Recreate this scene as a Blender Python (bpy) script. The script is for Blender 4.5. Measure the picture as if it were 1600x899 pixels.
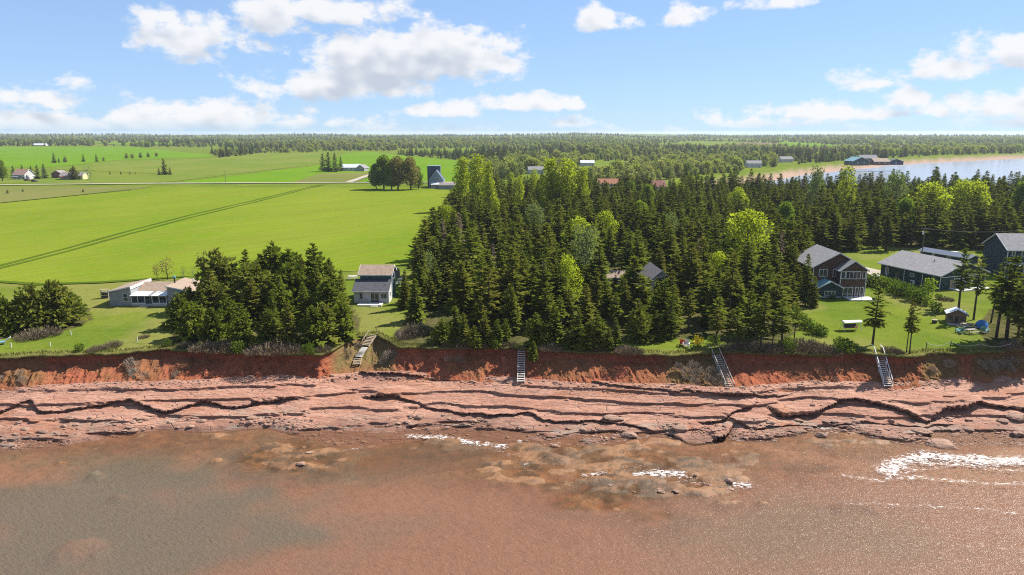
import bpy, math, random
import numpy as np
from mathutils import Vector, Matrix

for o in list(bpy.data.objects):
    bpy.data.objects.remove(o, do_unlink=True)
scene = bpy.context.scene
R = math.radians
rnd = random.Random(7)

# ------------------------------------------------------------------ camera
CAM_Z = 42.0
LENS = 24.8
HORIZON_PX = 206.0
F_PX = 1600 * LENS / 36.0
PITCH = math.atan((449.5 - HORIZON_PX) / F_PX)
cam_data = bpy.data.cameras.new('camera')
cam_data.lens = LENS
cam_data.sensor_width = 36.0
cam_data.clip_start = 0.5
cam_data.clip_end = 30000
cam = bpy.data.objects.new('camera', cam_data)
cam.location = (0, 0, CAM_Z)
cam.rotation_euler = (math.pi / 2 - PITCH, 0, 0)
scene.collection.objects.link(cam)
scene.camera = cam

# ------------------------------------------------------------------ sun, sky, exposure
SUN_EL = R(46)
SUN_AZ = R(60)            # from +Y towards +X
SUN_DIR = Vector((math.sin(SUN_AZ) * math.cos(SUN_EL), math.cos(SUN_AZ) * math.cos(SUN_EL), math.sin(SUN_EL)))
sun_data = bpy.data.lights.new('sun', 'SUN')
sun_data.energy = 5.0
sun_data.angle = R(0.53)
sun_data.color = (1.0, 0.95, 0.86)
sun = bpy.data.objects.new('sun', sun_data)
sun.rotation_euler = SUN_DIR.to_track_quat('Z', 'Y').to_euler()
sun.location = (0, 0, 300)
scene.collection.objects.link(sun)

SKY_STRENGTH = 0.075
EXPOSURE = 1.17
world = bpy.data.worlds.new('World')
scene.world = world
world.use_nodes = True


def px_dir(px, py):
    u = (px - 800.0) / F_PX
    v = (449.5 - py) / F_PX
    cp, sp = math.cos(PITCH), math.sin(PITCH)
    return Vector((u, cp + v * sp, -sp + v * cp))


def az_el(px, py):
    d = px_dir(px, py).normalized()
    return math.atan2(d.x, d.y), math.asin(d.z)


class NT:
    """small helper for wiring nodes"""
    albedo = 1.0          # every surface colour below is multiplied by this
    def __init__(self, tree):
        self.t = tree

    def n(self, kind, **kw):
        nd = self.t.nodes.new(kind)
        for k, v in kw.items():
            setattr(nd, k, v)
        return nd

    def link(self, a, b):
        self.t.links.new(a, b)

    def put(self, sock, v):
        if isinstance(v, bpy.types.NodeSocket):
            self.t.links.new(v, sock)
        else:
            sock.default_value = v

    def math(self, op, a, b=0.0, c=None, clamp=False):
        nd = self.n('ShaderNodeMath', operation=op)
        nd.use_clamp = clamp
        self.put(nd.inputs[0], a)
        self.put(nd.inputs[1], b)
        if c is not None:
            self.put(nd.inputs[2], c)
        return nd.outputs[0]

    def vmath(self, op, a, b=(0, 0, 0)):
        nd = self.n('ShaderNodeVectorMath', operation=op)
        self.put(nd.inputs[0], a)
        if op not in ('LENGTH', 'NORMALIZE'):
            self.put(nd.inputs[1], b)
        return nd.outputs['Value'] if op in ('LENGTH', 'DOT_PRODUCT', 'DISTANCE') else nd.outputs['Vector']

    def ramp(self, fac, a, b, lo=0.0, hi=1.0, smooth=True):
        nd = self.n('ShaderNodeMapRange')
        nd.interpolation_type = 'SMOOTHSTEP' if smooth else 'LINEAR'
        self.put(nd.inputs['Value'], fac)
        nd.inputs['From Min'].default_value = a
        nd.inputs['From Max'].default_value = b
        nd.inputs['To Min'].default_value = lo
        nd.inputs['To Max'].default_value = hi
        return nd.outputs[0]

    def noise(self, vec, scale, detail=4.0, rough=0.55, dims='3D', distortion=0.0):
        nd = self.n('ShaderNodeTexNoise', noise_dimensions=dims)
        if vec is not None:
            self.put(nd.inputs['Vector'], vec)
        nd.inputs['Scale'].default_value = scale
        nd.inputs['Detail'].default_value = detail
        nd.inputs['Roughness'].default_value = rough
        nd.inputs['Distortion'].default_value = distortion
        return nd.outputs[0]

    def mix(self, fac, a, b, blend='MIX'):
        nd = self.n('ShaderNodeMix', data_type='RGBA', blend_type=blend)
        self.put(nd.inputs['Factor'], fac)
        for s, v in ((nd.inputs[6], a), (nd.inputs[7], b)):
            if isinstance(v, bpy.types.NodeSocket):
                self.link(v, s)
            else:
                k = NT.albedo if blend == 'MIX' else 1.0
                s.default_value = (v[0] * k, v[1] * k, v[2] * k, 1.0)
        return nd.outputs[2]


# clouds: centre px, half width px, half height px, weight (directions of the real clouds in the sky)
CLOUDS = [
    (295, 52, 85, 40, 1.0), (255, 22, 40, 20, .8), (430, 30, 60, 30, .9), (520, 14, 120, 28, 1.0), (640, 84, 185, 48, 1.25),
    (735, 84, 100, 46, 1.1), (540, 128, 150, 34, 1.1), (690, 104, 120, 34, .9), (320, 175, 110, 22, .9), (255, 190, 190, 22, .75),
    (450, 188, 120, 16, .6), (690, 172, 70, 13, .7), (825, 160, 120, 18, .95), (880, 190, 48, 14, .75), (932, 30, 33, 22, .95),
    (985, 30, 28, 16, .5), (1060, 22, 42, 24, .9), (1220, 2, 55, 14, .8), (1500, 98, 75, 28, 1.0), (1590, 78, 60, 34, 1.0),
    (1352, 126, 45, 18, .75), (1415, 150, 30, 18, .8), (1330, 175, 170, 15, .75), (1190, 190, 110, 14, .7), (1570, 158, 75, 26, .95),
    (1570, 192, 100, 12, .55), (1030, 203, 130, 8, .45), (1400, 204, 140, 8, .4), (640, 205, 200, 9, .5), (60, 150, 90, 22, .7), (90, 190, 150, 20, .7),
]


def build_world():
    nt = world.node_tree
    nt.nodes.clear()
    g = cloud_group('cloud_density', 7.0, 5.0)
    g_soft = cloud_group('cloud_thickness', 3.0, 0.0)
    world_nodes(nt, g, g_soft)


def cloud_group(name, det1, det2):
    g = bpy.data.node_groups.new(name, 'ShaderNodeTree')
    g.interface.new_socket('Dir', in_out='INPUT', socket_type='NodeSocketVector')
    g.interface.new_socket('Density', in_out='OUTPUT', socket_type='NodeSocketFloat')
    b = NT(g)
    gi = b.n('NodeGroupInput')
    go = b.n('NodeGroupOutput')
    v = gi.outputs[0]
    best = None
    px_ang = 1.0 / F_PX
    for (cx, cy, hw, hh, wt) in CLOUDS:
        a, e = az_el(cx, cy)
        d = b.vmath('SUBTRACT', v, (a, e - hh * px_ang * 0.25, 0))
        d = b.vmath('MULTIPLY', d, (1 / (hw * px_ang * 1.12), 1 / (hh * px_ang * 1.3), 0))
        d2 = b.vmath('MULTIPLY', d, (-1, -2.0, 0))
        d = b.vmath('MAXIMUM', d, d2)
        m = b.math('MULTIPLY', b.math('SUBTRACT', 1.0, b.vmath('LENGTH', d)), wt)
        best = m if best is None else b.math('SMOOTH_MAX', best, m, 0.12)
    # the rest of the sky, out of the picture, carries the same kind of scattered cloud
    sep = b.n('ShaderNodeSeparateXYZ')
    b.link(v, sep.inputs[0])
    far = b.math('MAXIMUM', b.ramp(b.math('ABSOLUTE', sep.outputs[0]), 0.66, 0.8), b.ramp(sep.outputs[1], 0.21, 0.3))
    big = b.noise(b.vmath('MULTIPLY', v, (2.2, 5.0, 1)), 1.0, 2.0, 0.5)
    best2 = b.math('SUBTRACT', b.math('MULTIPLY', b.math('SUBTRACT', big, 0.52), 6.0), 0.1)
    best = b.math('ADD', b.math('MULTIPLY', best, b.math('SUBTRACT', 1.0, far)), b.math('MULTIPLY', best2, far))
    n1 = b.noise(b.vmath('MULTIPLY', v, (1.0, 1.6, 1)), 13.0, det1, 0.58)
    n2 = b.noise(b.vmath('MULTIPLY', v, (1.0, 1.5, 1)), 38.0, det2, 0.6)
    wisp = b.math('ADD', b.math('MULTIPLY', b.math('SUBTRACT', n1, 0.5), 2.35), b.math('MULTIPLY', b.math('SUBTRACT', n2, 0.5), 1.15))
    dens = b.math('ADD', b.math('MAXIMUM', best, -1.0), b.math('SUBTRACT', wisp, 0.05))
    b.link(dens, go.inputs[0])
    return g


def world_nodes(nt, g, g_soft):
    w = NT(nt)
    sky = w.n('ShaderNodeTexSky', sky_type='NISHITA')
    sky.sun_disc = False
    sky.sun_elevation = SUN_EL
    sky.sun_rotation = SUN_AZ
    sky.altitude = 10
    sky.air_density = 0.75
    sky.dust_density = 0.05
    sky.ozone_density = 2.0
    tc = w.n('ShaderNodeTexCoord')
    sp = w.n('ShaderNodeSeparateXYZ')
    w.link(tc.outputs['Generated'], sp.inputs[0])
    az = w.math('ARCTAN2', sp.outputs[0], sp.outputs[1])
    el = w.math('ARCSINE', sp.outputs[2])
    cb = w.n('ShaderNodeCombineXYZ')
    w.link(az, cb.inputs[0])
    w.link(el, cb.inputs[1])
    ga = w.n('ShaderNodeGroup')
    ga.node_tree = g
    w.link(cb.outputs[0], ga.inputs[0])
    gb = w.n('ShaderNodeGroup')
    gb.node_tree = g_soft
    w.link(w.vmath('ADD', cb.outputs[0], (0.006, 0.020, 0)), gb.inputs[0])
    cover = w.ramp(ga.outputs[0], 0.0, 0.5)
    cover = w.math('MULTIPLY', cover, w.ramp(el, -0.01, 0.02))
    cover = w.math('MULTIPLY', cover, 0.93)
    shade = w.math('MULTIPLY', w.ramp(gb.outputs[0], 0.05, 1.25), 0.95)
    k = 1.0 / SKY_STRENGTH
    lit = tuple(c * k for c in (0.43, 0.43, 0.435))
    dark = tuple(c * k for c in (0.25, 0.275, 0.32))
    ccol = w.mix(shade, lit, dark)
    gm = w.n('ShaderNodeGamma')          # softens the sky's range as the camera did
    w.link(sky.outputs[0], gm.inputs[0])
    gm.inputs[1].default_value = 0.43
    skyc = w.mix(1.0, gm.outputs[0], (1.45, 1.92, 2.60), 'MULTIPLY')
    col = w.mix(cover, skyc, ccol)
    bg = w.n('ShaderNodeBackground')
    bg.inputs['Strength'].default_value = SKY_STRENGTH
    w.link(col, bg.inputs['Color'])
    out = w.n('ShaderNodeOutputWorld')
    w.link(bg.outputs[0], out.inputs['Surface'])
    world.cycles.sampling_method = 'NONE'


build_world()
NT.albedo = 0.74
scene.view_settings.view_transform = 'Standard'
scene.view_settings.look = 'None'
scene.view_settings.exposure = EXPOSURE
scene.view_settings.gamma = 1.0
scene.view_settings.use_curve_mapping = False
scene.render.engine = 'CYCLES'
scene.cycles.max_bounces = 6
scene.cycles.diffuse_bounces = 2
scene.cycles.glossy_bounces = 2
scene.cycles.transmission_bounces = 2
scene.cycles.transparent_max_bounces = 6
scene.cycles.volume_bounces = 0
scene.cycles.caustics_reflective = False
scene.cycles.caustics_refractive = False
scene.cycles.filter_width = 1.1
scene.cycles.use_denoising = False
scene.cycles.denoiser = 'OPENIMAGEDENOISE'
scene.cycles.denoising_input_passes = 'RGB_ALBEDO_NORMAL'
scene.cycles.denoising_prefilter = 'ACCURATE'
scene.cycles.sample_clamp_indirect = 4.0
scene.cycles.sample_clamp_direct = 6.0

# ------------------------------------------------------------------ pixels to ground, noise
LAND_Z = 7.0


def P(px, py, z=LAND_Z):
    d = px_dir(px, py)
    t = (z - CAM_Z) / d.z
    return Vector((d.x * t, d.y * t, z))


def to_px(p):
    cp, sp = math.cos(PITCH), math.sin(PITCH)
    dx, dy, dz = p[0], p[1], p[2] - CAM_Z
    depth = dy * cp - dz * sp
    up = dy * sp + dz * cp
    return 800 + F_PX * dx / depth, 449.5 - F_PX * up / depth, depth


def _hash(ix, iy, seed):
    h = (ix.astype(np.int64) * 374761393 + iy.astype(np.int64) * 668265263 + seed * 1274126177) & 0xFFFFFFFF
    h = ((h ^ (h >> 13)) * 1274126177) & 0xFFFFFFFF
    h = (h ^ (h >> 16)) & 0xFFFFFFFF
    return h / 4294967295.0


def vnoise(x, y, seed=0):
    x = np.asarray(x, float)
    y = np.asarray(y, float)
    x, y = np.broadcast_arrays(x, y)
    ix, iy = np.floor(x), np.floor(y)
    fx, fy = x - ix, y - iy
    ux = fx * fx * fx * (fx * (fx * 6 - 15) + 10)
    uy = fy * fy * fy * (fy * (fy * 6 - 15) + 10)
    a, b = _hash(ix, iy, seed), _hash(ix + 1, iy, seed)
    c, d = _hash(ix, iy + 1, seed), _hash(ix + 1, iy + 1, seed)
    return (a + (b - a) * ux) * (1 - uy) + (c + (d - c) * ux) * uy - 0.5


def fbm(x, y, seed=0, oct=5, gain=0.5):
    x = np.asarray(x, float)
    y = np.asarray(y, float)
    s, a, f = 0.0, 1.0, 1.0
    for i in range(oct):
        s = s + a * vnoise(x * f + 17.3 * i, y * f - 9.1 * i, seed + i * 31)
        a *= gain
        f *= 2.03
    return s


def sstep(a, b, x):
    t = np.clip((np.asarray(x, float) - a) / (b - a), 0, 1)
    return t * t * (3 - 2 * t)


def in_poly(x, y, poly):
    x = np.asarray(x, float)
    y = np.asarray(y, float)
    inside = np.zeros(np.broadcast(x, y).shape, bool)
    n = len(poly)
    for i in range(n):
        x1, y1 = poly[i][0], poly[i][1]
        x2, y2 = poly[(i + 1) % n][0], poly[(i + 1) % n][1]
        if y1 == y2:
            continue
        c = ((y1 > y) != (y2 > y)) & (x < (x2 - x1) * (y - y1) / (y2 - y1) + x1)
        inside ^= c
    return inside


def seg_dist(x, y, pts, closed=False):
    x = np.asarray(x, float)
    y = np.asarray(y, float)
    best = np.full(np.broadcast(x, y).shape, 1e9)
    n = len(pts)
    for i in range(n if closed else n - 1):
        ax, ay = pts[i][0], pts[i][1]
        bx, by = pts[(i + 1) % n][0], pts[(i + 1) % n][1]
        dx, dy = bx - ax, by - ay
        L = dx * dx + dy * dy + 1e-9
        t = np.clip(((x - ax) * dx + (y - ay) * dy) / L, 0, 1)
        best = np.minimum(best, np.hypot(x - ax - t * dx, y - ay - t * dy))
    return best


# ------------------------------------------------------------------ object helpers
COL = scene.collection


def tag(o, label=None, cat=None, group=None, kind=None):
    if label:
        o['label'] = label
    if cat:
        o['category'] = cat
    if group:
        o['group'] = group
    if kind:
        o['kind'] = kind
    return o


def empty(name, loc, rz=0.0, scale=1.0):
    o = bpy.data.objects.new(name, None)
    o.empty_display_size = 0.3
    o.location = loc
    o.rotation_euler = (0, 0, rz)
    o.scale = (scale, scale, scale) if not isinstance(scale, tuple) else scale
    COL.objects.link(o)
    return o


def link_mesh(name, me, parent=None, loc=None, rot=None):
    o = bpy.data.objects.new(name, me)
    if loc is not None:
        o.location = loc
    if rot is not None:
        o.rotation_euler = rot
    if parent is not None:
        o.parent = parent
    COL.objects.link(o)
    return o


def make_mesh(name, verts, faces, mats=(), smooth=False, midx=None, attrs=None):
    me = bpy.data.meshes.new(name)
    verts = np.asarray(verts, np.float32)
    if isinstance(faces, np.ndarray):
        k = faces.shape[1]
        me.vertices.add(len(verts))
        me.vertices.foreach_set('co', verts.ravel())
        me.loops.add(faces.size)
        me.loops.foreach_set('vertex_index', faces.astype(np.int32).ravel())
        me.polygons.add(len(faces))
        me.polygons.foreach_set('loop_start', np.arange(0, faces.size, k, dtype=np.int32))
        me.polygons.foreach_set('loop_total', np.full(len(faces), k, dtype=np.int32))
        me.update(calc_edges=True)
    else:
        me.from_pydata([tuple(map(float, v)) for v in verts], [], faces)
        me.update()
    for m in (mats if isinstance(mats, (list, tuple)) else [mats]):
        me.materials.append(m)
    if midx is not None:
        me.polygons.foreach_set('material_index', np.asarray(midx, np.int32))
    me.polygons.foreach_set('use_smooth', np.full(len(me.polygons), smooth, dtype=bool))
    for k, v in (attrs or {}).items():
        v = np.asarray(v, np.float32)
        if v.ndim == 1:
            at = me.attributes.new(k, 'FLOAT', 'POINT')
            at.data.foreach_set('value', v)
        else:
            at = me.attributes.new(k, 'FLOAT_COLOR', 'POINT')
            c = np.ones((len(v), 4), np.float32)
            c[:, :3] = v[:, :3]
            at.data.foreach_set('color', c.ravel())
    return me


def grid_faces(nr, nc, flip=False):
    i = np.arange(nr - 1)[:, None] * nc + np.arange(nc - 1)[None, :]
    i = i.ravel()
    f = np.stack([i, i + 1, i + nc + 1, i + nc], 1)
    return f[:, ::-1] if flip else f


class MB:
    """collects boxes, prisms and tubes for ONE part"""
    def __init__(self):
        self.v, self.f = [], []

    def add(self, verts, faces):
        o = len(self.v)
        self.v += [tuple(map(float, p)) for p in verts]
        self.f += [tuple(i + o for i in q) for q in faces]
        return self

    def box(self, c, s, rz=0.0, m=None):
        hx, hy, hz = s[0] / 2, s[1] / 2, s[2] / 2
        pts = [Vector((x, y, z)) for z in (-hz, hz) for x, y in ((-hx, -hy), (hx, -hy), (hx, hy), (-hx, hy))]
        M = m if m is not None else Matrix.Rotation(rz, 3, 'Z')
        c = Vector(c)
        return self.add([M @ p + c for p in pts], [(3, 2, 1, 0), (4, 5, 6, 7), (0, 1, 5, 4), (1, 2, 6, 5), (2, 3, 7, 6), (3, 0, 4, 7)])

    def bar(self, a, b, w, h=None, up=(0, 0, 1)):
        a, b = Vector(a), Vector(b)
        h = w if h is None else h
        d = (b - a)
        L = d.length
        d.normalize()
        up = Vector(up)
        if abs(d.dot(up)) > 0.98:
            up = Vector((0, 1, 0))
        x = d.cross(up).normalized()
        z = x.cross(d).normalized()
        M = Matrix((x, d, z)).transposed()
        return self.box((a + b) / 2, (w, L, h), m=M)

    def prism(self, poly, axis_a, axis_b, origin, extr):
        """poly: 2-D points; placed with axes a, b at origin, extruded along extr"""
        A, B, O, E = Vector(axis_a), Vector(axis_b), Vector(origin), Vector(extr)
        n = len(poly)
        p0 = [O + A * u + B * w for u, w in poly]
        return self.add(p0 + [p + E for p in p0], [tuple(range(n - 1, -1, -1)), tuple(range(n, 2 * n))] +
                        [(i, (i + 1) % n, (i + 1) % n + n, i + n) for i in range(n)])

    def tube(self, pts, radii, sides=6, cap=True):
        o = len(self.v)
        n = len(pts)
        for i, p in enumerate(pts):
            p = Vector(p)
            d = (Vector(pts[min(i + 1, n - 1)]) - Vector(pts[max(i - 1, 0)])).normalized()
            a = d.cross(Vector((0, 0, 1)) if abs(d.z) < .9 else Vector((1, 0, 0))).normalized()
            b = d.cross(a)
            for k in range(sides):
                t = 2 * math.pi * k / sides
                self.v.append(tuple(p + (a * math.cos(t) + b * math.sin(t)) * radii[i]))
        for i in range(n - 1):
            for k in range(sides):
                k2 = (k + 1) % sides
                self.f.append((o + i * sides + k, o + i * sides + k2, o + (i + 1) * sides + k2, o + (i + 1) * sides + k))
        if cap:
            self.f.append(tuple(o + k for k in range(sides))[::-1])
            self.f.append(tuple(o + (n - 1) * sides + k for k in range(sides)))
        return self

    def build(self, name, mat, parent=None, smooth=False):
        me = make_mesh(name, self.v, self.f, mat, smooth)
        return link_mesh(name, me, parent)


def copy_tree(o, parent=None):
    c = o.copy()
    COL.objects.link(c)
    c.parent = parent
    for ch in list(o.children):
        copy_tree(ch, c)
    return c


# ------------------------------------------------------------------ materials
MATS = {}


def new_mat(name):
    m = bpy.data.materials.new(name)
    m.use_nodes = True
    nt = NT(m.node_tree)
    m.node_tree.nodes.clear()
    out = nt.n('ShaderNodeOutputMaterial')
    bs = nt.n('ShaderNodeBsdfPrincipled')
    bs.inputs['Specular IOR Level'].default_value = 0.3
    nt.link(bs.outputs[0], out.inputs['Surface'])
    MATS[name] = m
    return m, nt, bs, out


def bump(nt, bs, height, strength, dist):
    b = nt.n('ShaderNodeBump')
    b.inputs['Strength'].default_value = strength
    b.inputs['Distance'].default_value = dist
    nt.put(b.inputs['Height'], height)
    nt.link(b.outputs[0], bs.inputs['Normal'])


def coord(nt, kind='Object'):
    return nt.n('ShaderNodeTexCoord').outputs[kind]


def pos(nt):
    return nt.n('ShaderNodeNewGeometry').outputs['Position']


def simple(name, col, rough=0.7, var=0.12, scale=2.0, metal=0.0, spec=None, boards=None, bump_s=0.0):
    """plain surface with weathering noise; boards = (axis, spacing) adds lapped-board relief"""
    m, nt, bs, out = new_mat(name)
    c = coord(nt)
    n = nt.noise(c, scale, 5, 0.6)
    lo = tuple(max(0, x * (1 - var * 1.6)) for x in col)
    hi = tuple(min(1, x * (1 + var)) for x in col)
    colr = nt.mix(nt.ramp(n, 0.3, 0.7), lo, hi)
    fine = nt.noise(c, scale * 9, 3, 0.6)
    colr = nt.mix(nt.math('MULTIPLY', nt.ramp(fine, 0.35, 0.7), var), colr, tuple(x * 0.5 for x in col))
    nt.link(colr, bs.inputs['Base Color'])
    bs.inputs['Roughness'].default_value = rough
    bs.inputs['Metallic'].default_value = metal
    if spec is not None:
        bs.inputs['Specular IOR Level'].default_value = spec
    if boards:
        sp = nt.n('ShaderNodeSeparateXYZ')
        nt.link(c, sp.inputs[0])
        saw = nt.math('FRACT', nt.math('DIVIDE', sp.outputs[boards[0]], boards[1]))
        bump(nt, bs, saw, 0.5, 0.03)
    elif bump_s:
        bump(nt, bs, fine, bump_s, 0.03)
    return m


def foliage(name, dark, light, transl=0.25, brown=None):
    m, nt, bs, out = new_mat(name)
    at = nt.n('ShaderNodeAttribute', attribute_name='tint')
    oi = nt.n('ShaderNodeObjectInfo')
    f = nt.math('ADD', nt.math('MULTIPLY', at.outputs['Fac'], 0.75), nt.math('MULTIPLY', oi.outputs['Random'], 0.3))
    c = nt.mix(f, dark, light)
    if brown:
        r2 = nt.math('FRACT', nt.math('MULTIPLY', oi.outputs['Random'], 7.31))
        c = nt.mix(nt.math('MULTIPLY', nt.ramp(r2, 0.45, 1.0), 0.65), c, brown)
    nt.link(c, bs.inputs['Base Color'])
    bs.inputs['Roughness'].default_value = 0.6
    bs.inputs['Specular IOR Level'].default_value = 0.0
    tr = nt.n('ShaderNodeBsdfTranslucent')
    nt.link(nt.mix(1.0, c, (1.0, 1.15, 0.6), 'MULTIPLY'), tr.inputs['Color'])
    ms = nt.n('ShaderNodeMixShader')
    ms.inputs[0].default_value = transl
    nt.link(bs.outputs[0], ms.inputs[1])
    nt.link(tr.outputs[0], ms.inputs[2])
    nt.link(ms.outputs[0], out.inputs['Surface'])
    return m


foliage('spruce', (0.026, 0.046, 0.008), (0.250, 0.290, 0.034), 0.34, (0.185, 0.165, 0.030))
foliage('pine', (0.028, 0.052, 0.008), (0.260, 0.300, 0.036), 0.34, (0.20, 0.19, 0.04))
foliage('broadleaf', (0.12, 0.165, 0.022), (0.31, 0.38, 0.055), 0.45)
foliage('lime_leaf', (0.27, 0.305, 0.022), (0.55, 0.58, 0.055), 0.5)
foliage('grey_leaf', (0.11, 0.14, 0.045), (0.31, 0.35, 0.15), 0.4)
foliage('bud_leaf', (0.21, 0.17, 0.06), (0.42, 0.35, 0.125), 0.4)
foliage('hedge_leaf', (0.045, 0.075, 0.012), (0.17, 0.23, 0.035), 0.35)
foliage('far_conifer', (0.040, 0.062, 0.020), (0.150, 0.180, 0.048), 0.2, (0.13, 0.13, 0.055))
foliage('far_broadleaf', (0.29, 0.32, 0.075), (0.44, 0.46, 0.12), 0.45, (0.40, 0.34, 0.16))
foliage('far_olive', (0.17, 0.20, 0.06), (0.31, 0.33, 0.11), 0.4, (0.33, 0.27, 0.16))
foliage('twig', (0.13, 0.098, 0.066), (0.32, 0.25, 0.17), 0.0)
foliage('dead_twig', (0.26, 0.20, 0.14), (0.52, 0.43, 0.33), 0.0)
foliage('dead_needle', (0.15, 0.105, 0.075), (0.30, 0.22, 0.165), 0.1)
foliage('grass_blade', (0.09, 0.105, 0.02), (0.27, 0.27, 0.06), 0.3)
foliage('yellow_bloom', (0.30, 0.22, 0.01), (0.62, 0.48, 0.02), 0.3)
simple('bark', (0.085, 0.068, 0.055), 0.9, 0.3, 3)
simple('pale_bark', (0.30, 0.27, 0.23), 0.9, 0.3, 3)

# ------------------------------------------------------------------ shore lines
SHELF_Z = 3.1


def line_from_px(pts, z):
    w = [P(a, b, z) for a, b in pts]
    return np.array([p.x for p in w]), np.array([p.y for p in w])


_ex, _ey = line_from_px([(-300, 560), (0, 557), (100, 553), (180, 551), (260, 544), (330, 546), (400, 551), (480, 551), (500, 553), (522, 544), (542, 532), (560, 523),
                         (590, 521), (606, 530), (622, 541), (650, 542), (700, 543), (800, 541), (870, 546), (950, 549), (1000, 551), (1050, 555), (1100, 551),
                         (1140, 549), (1200, 551), (1300, 553), (1340, 549), (1420, 554), (1450, 551), (1520, 549), (1600, 544), (1900, 548)], LAND_Z)
_bx, _by = line_from_px([(-300, 612), (0, 606), (100, 608), (200, 606), (330, 601), (430, 596), (500, 592), (560, 588), (600, 587), (650, 588), (700, 590), (800, 598),
                         (900, 605), (1000, 608), (1100, 613), (1150, 616), (1200, 611), (1300, 603), (1400, 603), (1500, 598), (1600, 589), (1900, 596)], SHELF_Z)
_wx, _wy = line_from_px([(-300, 690), (0, 705), (120, 690), (250, 668), (330, 672), (420, 665), (520, 690), (600, 690), (690, 680), (780, 690), (850, 692), (950, 690), (1020, 678),
                         (1090, 682), (1200, 685), (1260, 672), (1330, 672), (1400, 690), (1450, 690), (1520, 690), (1600, 692), (1900, 690)], 0.0)


def yE(x):
    x = np.asarray(x, float)
    return np.interp(x, _ex, _ey) + 0.9 * fbm(x * 0.22, 3.3, 5, 5)


def yB(x):
    x = np.asarray(x, float)
    return np.minimum(np.interp(x, _bx, _by) + 0.8 * fbm(x * 0.16, 8.1, 9, 4), yE(x) - 2.2)


def yW(x):
    x = np.asarray(x, float)
    return np.interp(x, _wx, _wy)


def graded(lo, hi, fine_lo, fine_hi, step, coarse):
    a = np.arange(fine_lo, fine_hi + 1e-6, step)
    left = fine_lo - np.cumsum(np.minimum(step * 1.25 ** np.arange(1, 200), coarse))
    left = left[left > lo]
    right = fine_hi + np.cumsum(np.minimum(step * 1.25 ** np.arange(1, 200), coarse))
    right = right[right < hi]
    return np.concatenate([[lo], left[::-1], a, right, [hi]])


# bay on the far right: outline on the ground
BAY = [(120, 500), (160, 545), (231, 629), (304, 728), (400, 834), (510, 935), (642, 1041), (850, 1172), (1250, 1330), (2200, 1700), (6500, 3000), (6500, 440),
       (1000, 440), (600, 415), (330, 420), (200, 445)]


def bay_depth(x, y):
    """positive inside the bay (metres from its shore), negative on land"""
    x = np.asarray(x, float)
    y = np.asarray(y, float)
    wob = 10 * fbm(x * 0.012, y * 0.012, 77, 3)
    d = seg_dist(x, y, BAY, True)
    return np.where(in_poly(x, y, BAY), d, -d) + wob


def land_z(x, y):
    x = np.asarray(x, float)
    y = np.asarray(y, float)
    far = sstep(900, 2600, y)
    z = LAND_Z + far * (5.0 * fbm(x * 0.0012, y * 0.0012, 21, 3) + 3.0) + sstep(2600, 4200, y) * 17.0 * fbm(x * 0.0022, y * 0.0006, 23, 3)
    z = z + sstep(2500, 4800, y) * 5 * sstep(-400, 300, x) * (1 - sstep(700, 1500, x)) * 1.2
    b = bay_depth(x, y)
    shore = sstep(-14, -2, b)
    return np.where(b > -20, z * (1 - shore) + shore * np.clip(0.4 - 0.12 * (b + 2), -2.0, 1.0), z)


# ------------------------------------------------------------------ surface materials
def mat_ground():
    m, nt, bs, out = new_mat('ground')
    p = pos(nt)
    a = nt.n('ShaderNodeAttribute', attribute_name='cover')
    sp = nt.n('ShaderNodeSeparateColor')
    nt.link(a.outputs['Color'], sp.inputs[0])
    n1 = nt.noise(p, 0.06, 5, 0.6)
    n2 = nt.noise(p, 0.6, 5, 0.65)
    n3 = nt.noise(p, 4.5, 4, 0.7)
    g = nt.mix(nt.ramp(n1, 0.35, 0.65), (0.100, 0.150, 0.018), (0.185, 0.215, 0.030))
    g = nt.mix(nt.ramp(n2, 0.35, 0.7), g, (0.135, 0.185, 0.022))
    g = nt.mix(nt.math('MULTIPLY', nt.ramp(n3, 0.4, 0.75), 0.55), g, (0.070, 0.105, 0.014))
    dry = nt.mix(nt.ramp(n2, 0.3, 0.7), (0.27, 0.225, 0.085), (0.18, 0.185, 0.045))
    g = nt.mix(nt.math('MULTIPLY', sp.outputs[1], nt.ramp(n2, 0.25, 0.55)), g, dry)
    fl = nt.mix(nt.ramp(n2, 0.35, 0.65), (0.045, 0.05, 0.014), (0.115, 0.095, 0.045))
    g = nt.mix(sp.outputs[0], g, fl)
    sand = nt.mix(nt.ramp(n2, 0.3, 0.7), (0.34, 0.215, 0.165), (0.42, 0.30, 0.24))
    g = nt.mix(sp.outputs[2], g, sand)
    nt.link(g, bs.inputs['Base Color'])
    bs.inputs['Roughness'].default_value = 0.95
    bs.inputs['Specular IOR Level'].default_value = 0.0
    bump(nt, bs, nt.math('ADD', nt.math('MULTIPLY', n2, 0.7), nt.math('MULTIPLY', n3, 0.5)), 0.8, 0.25)
    return m


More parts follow.
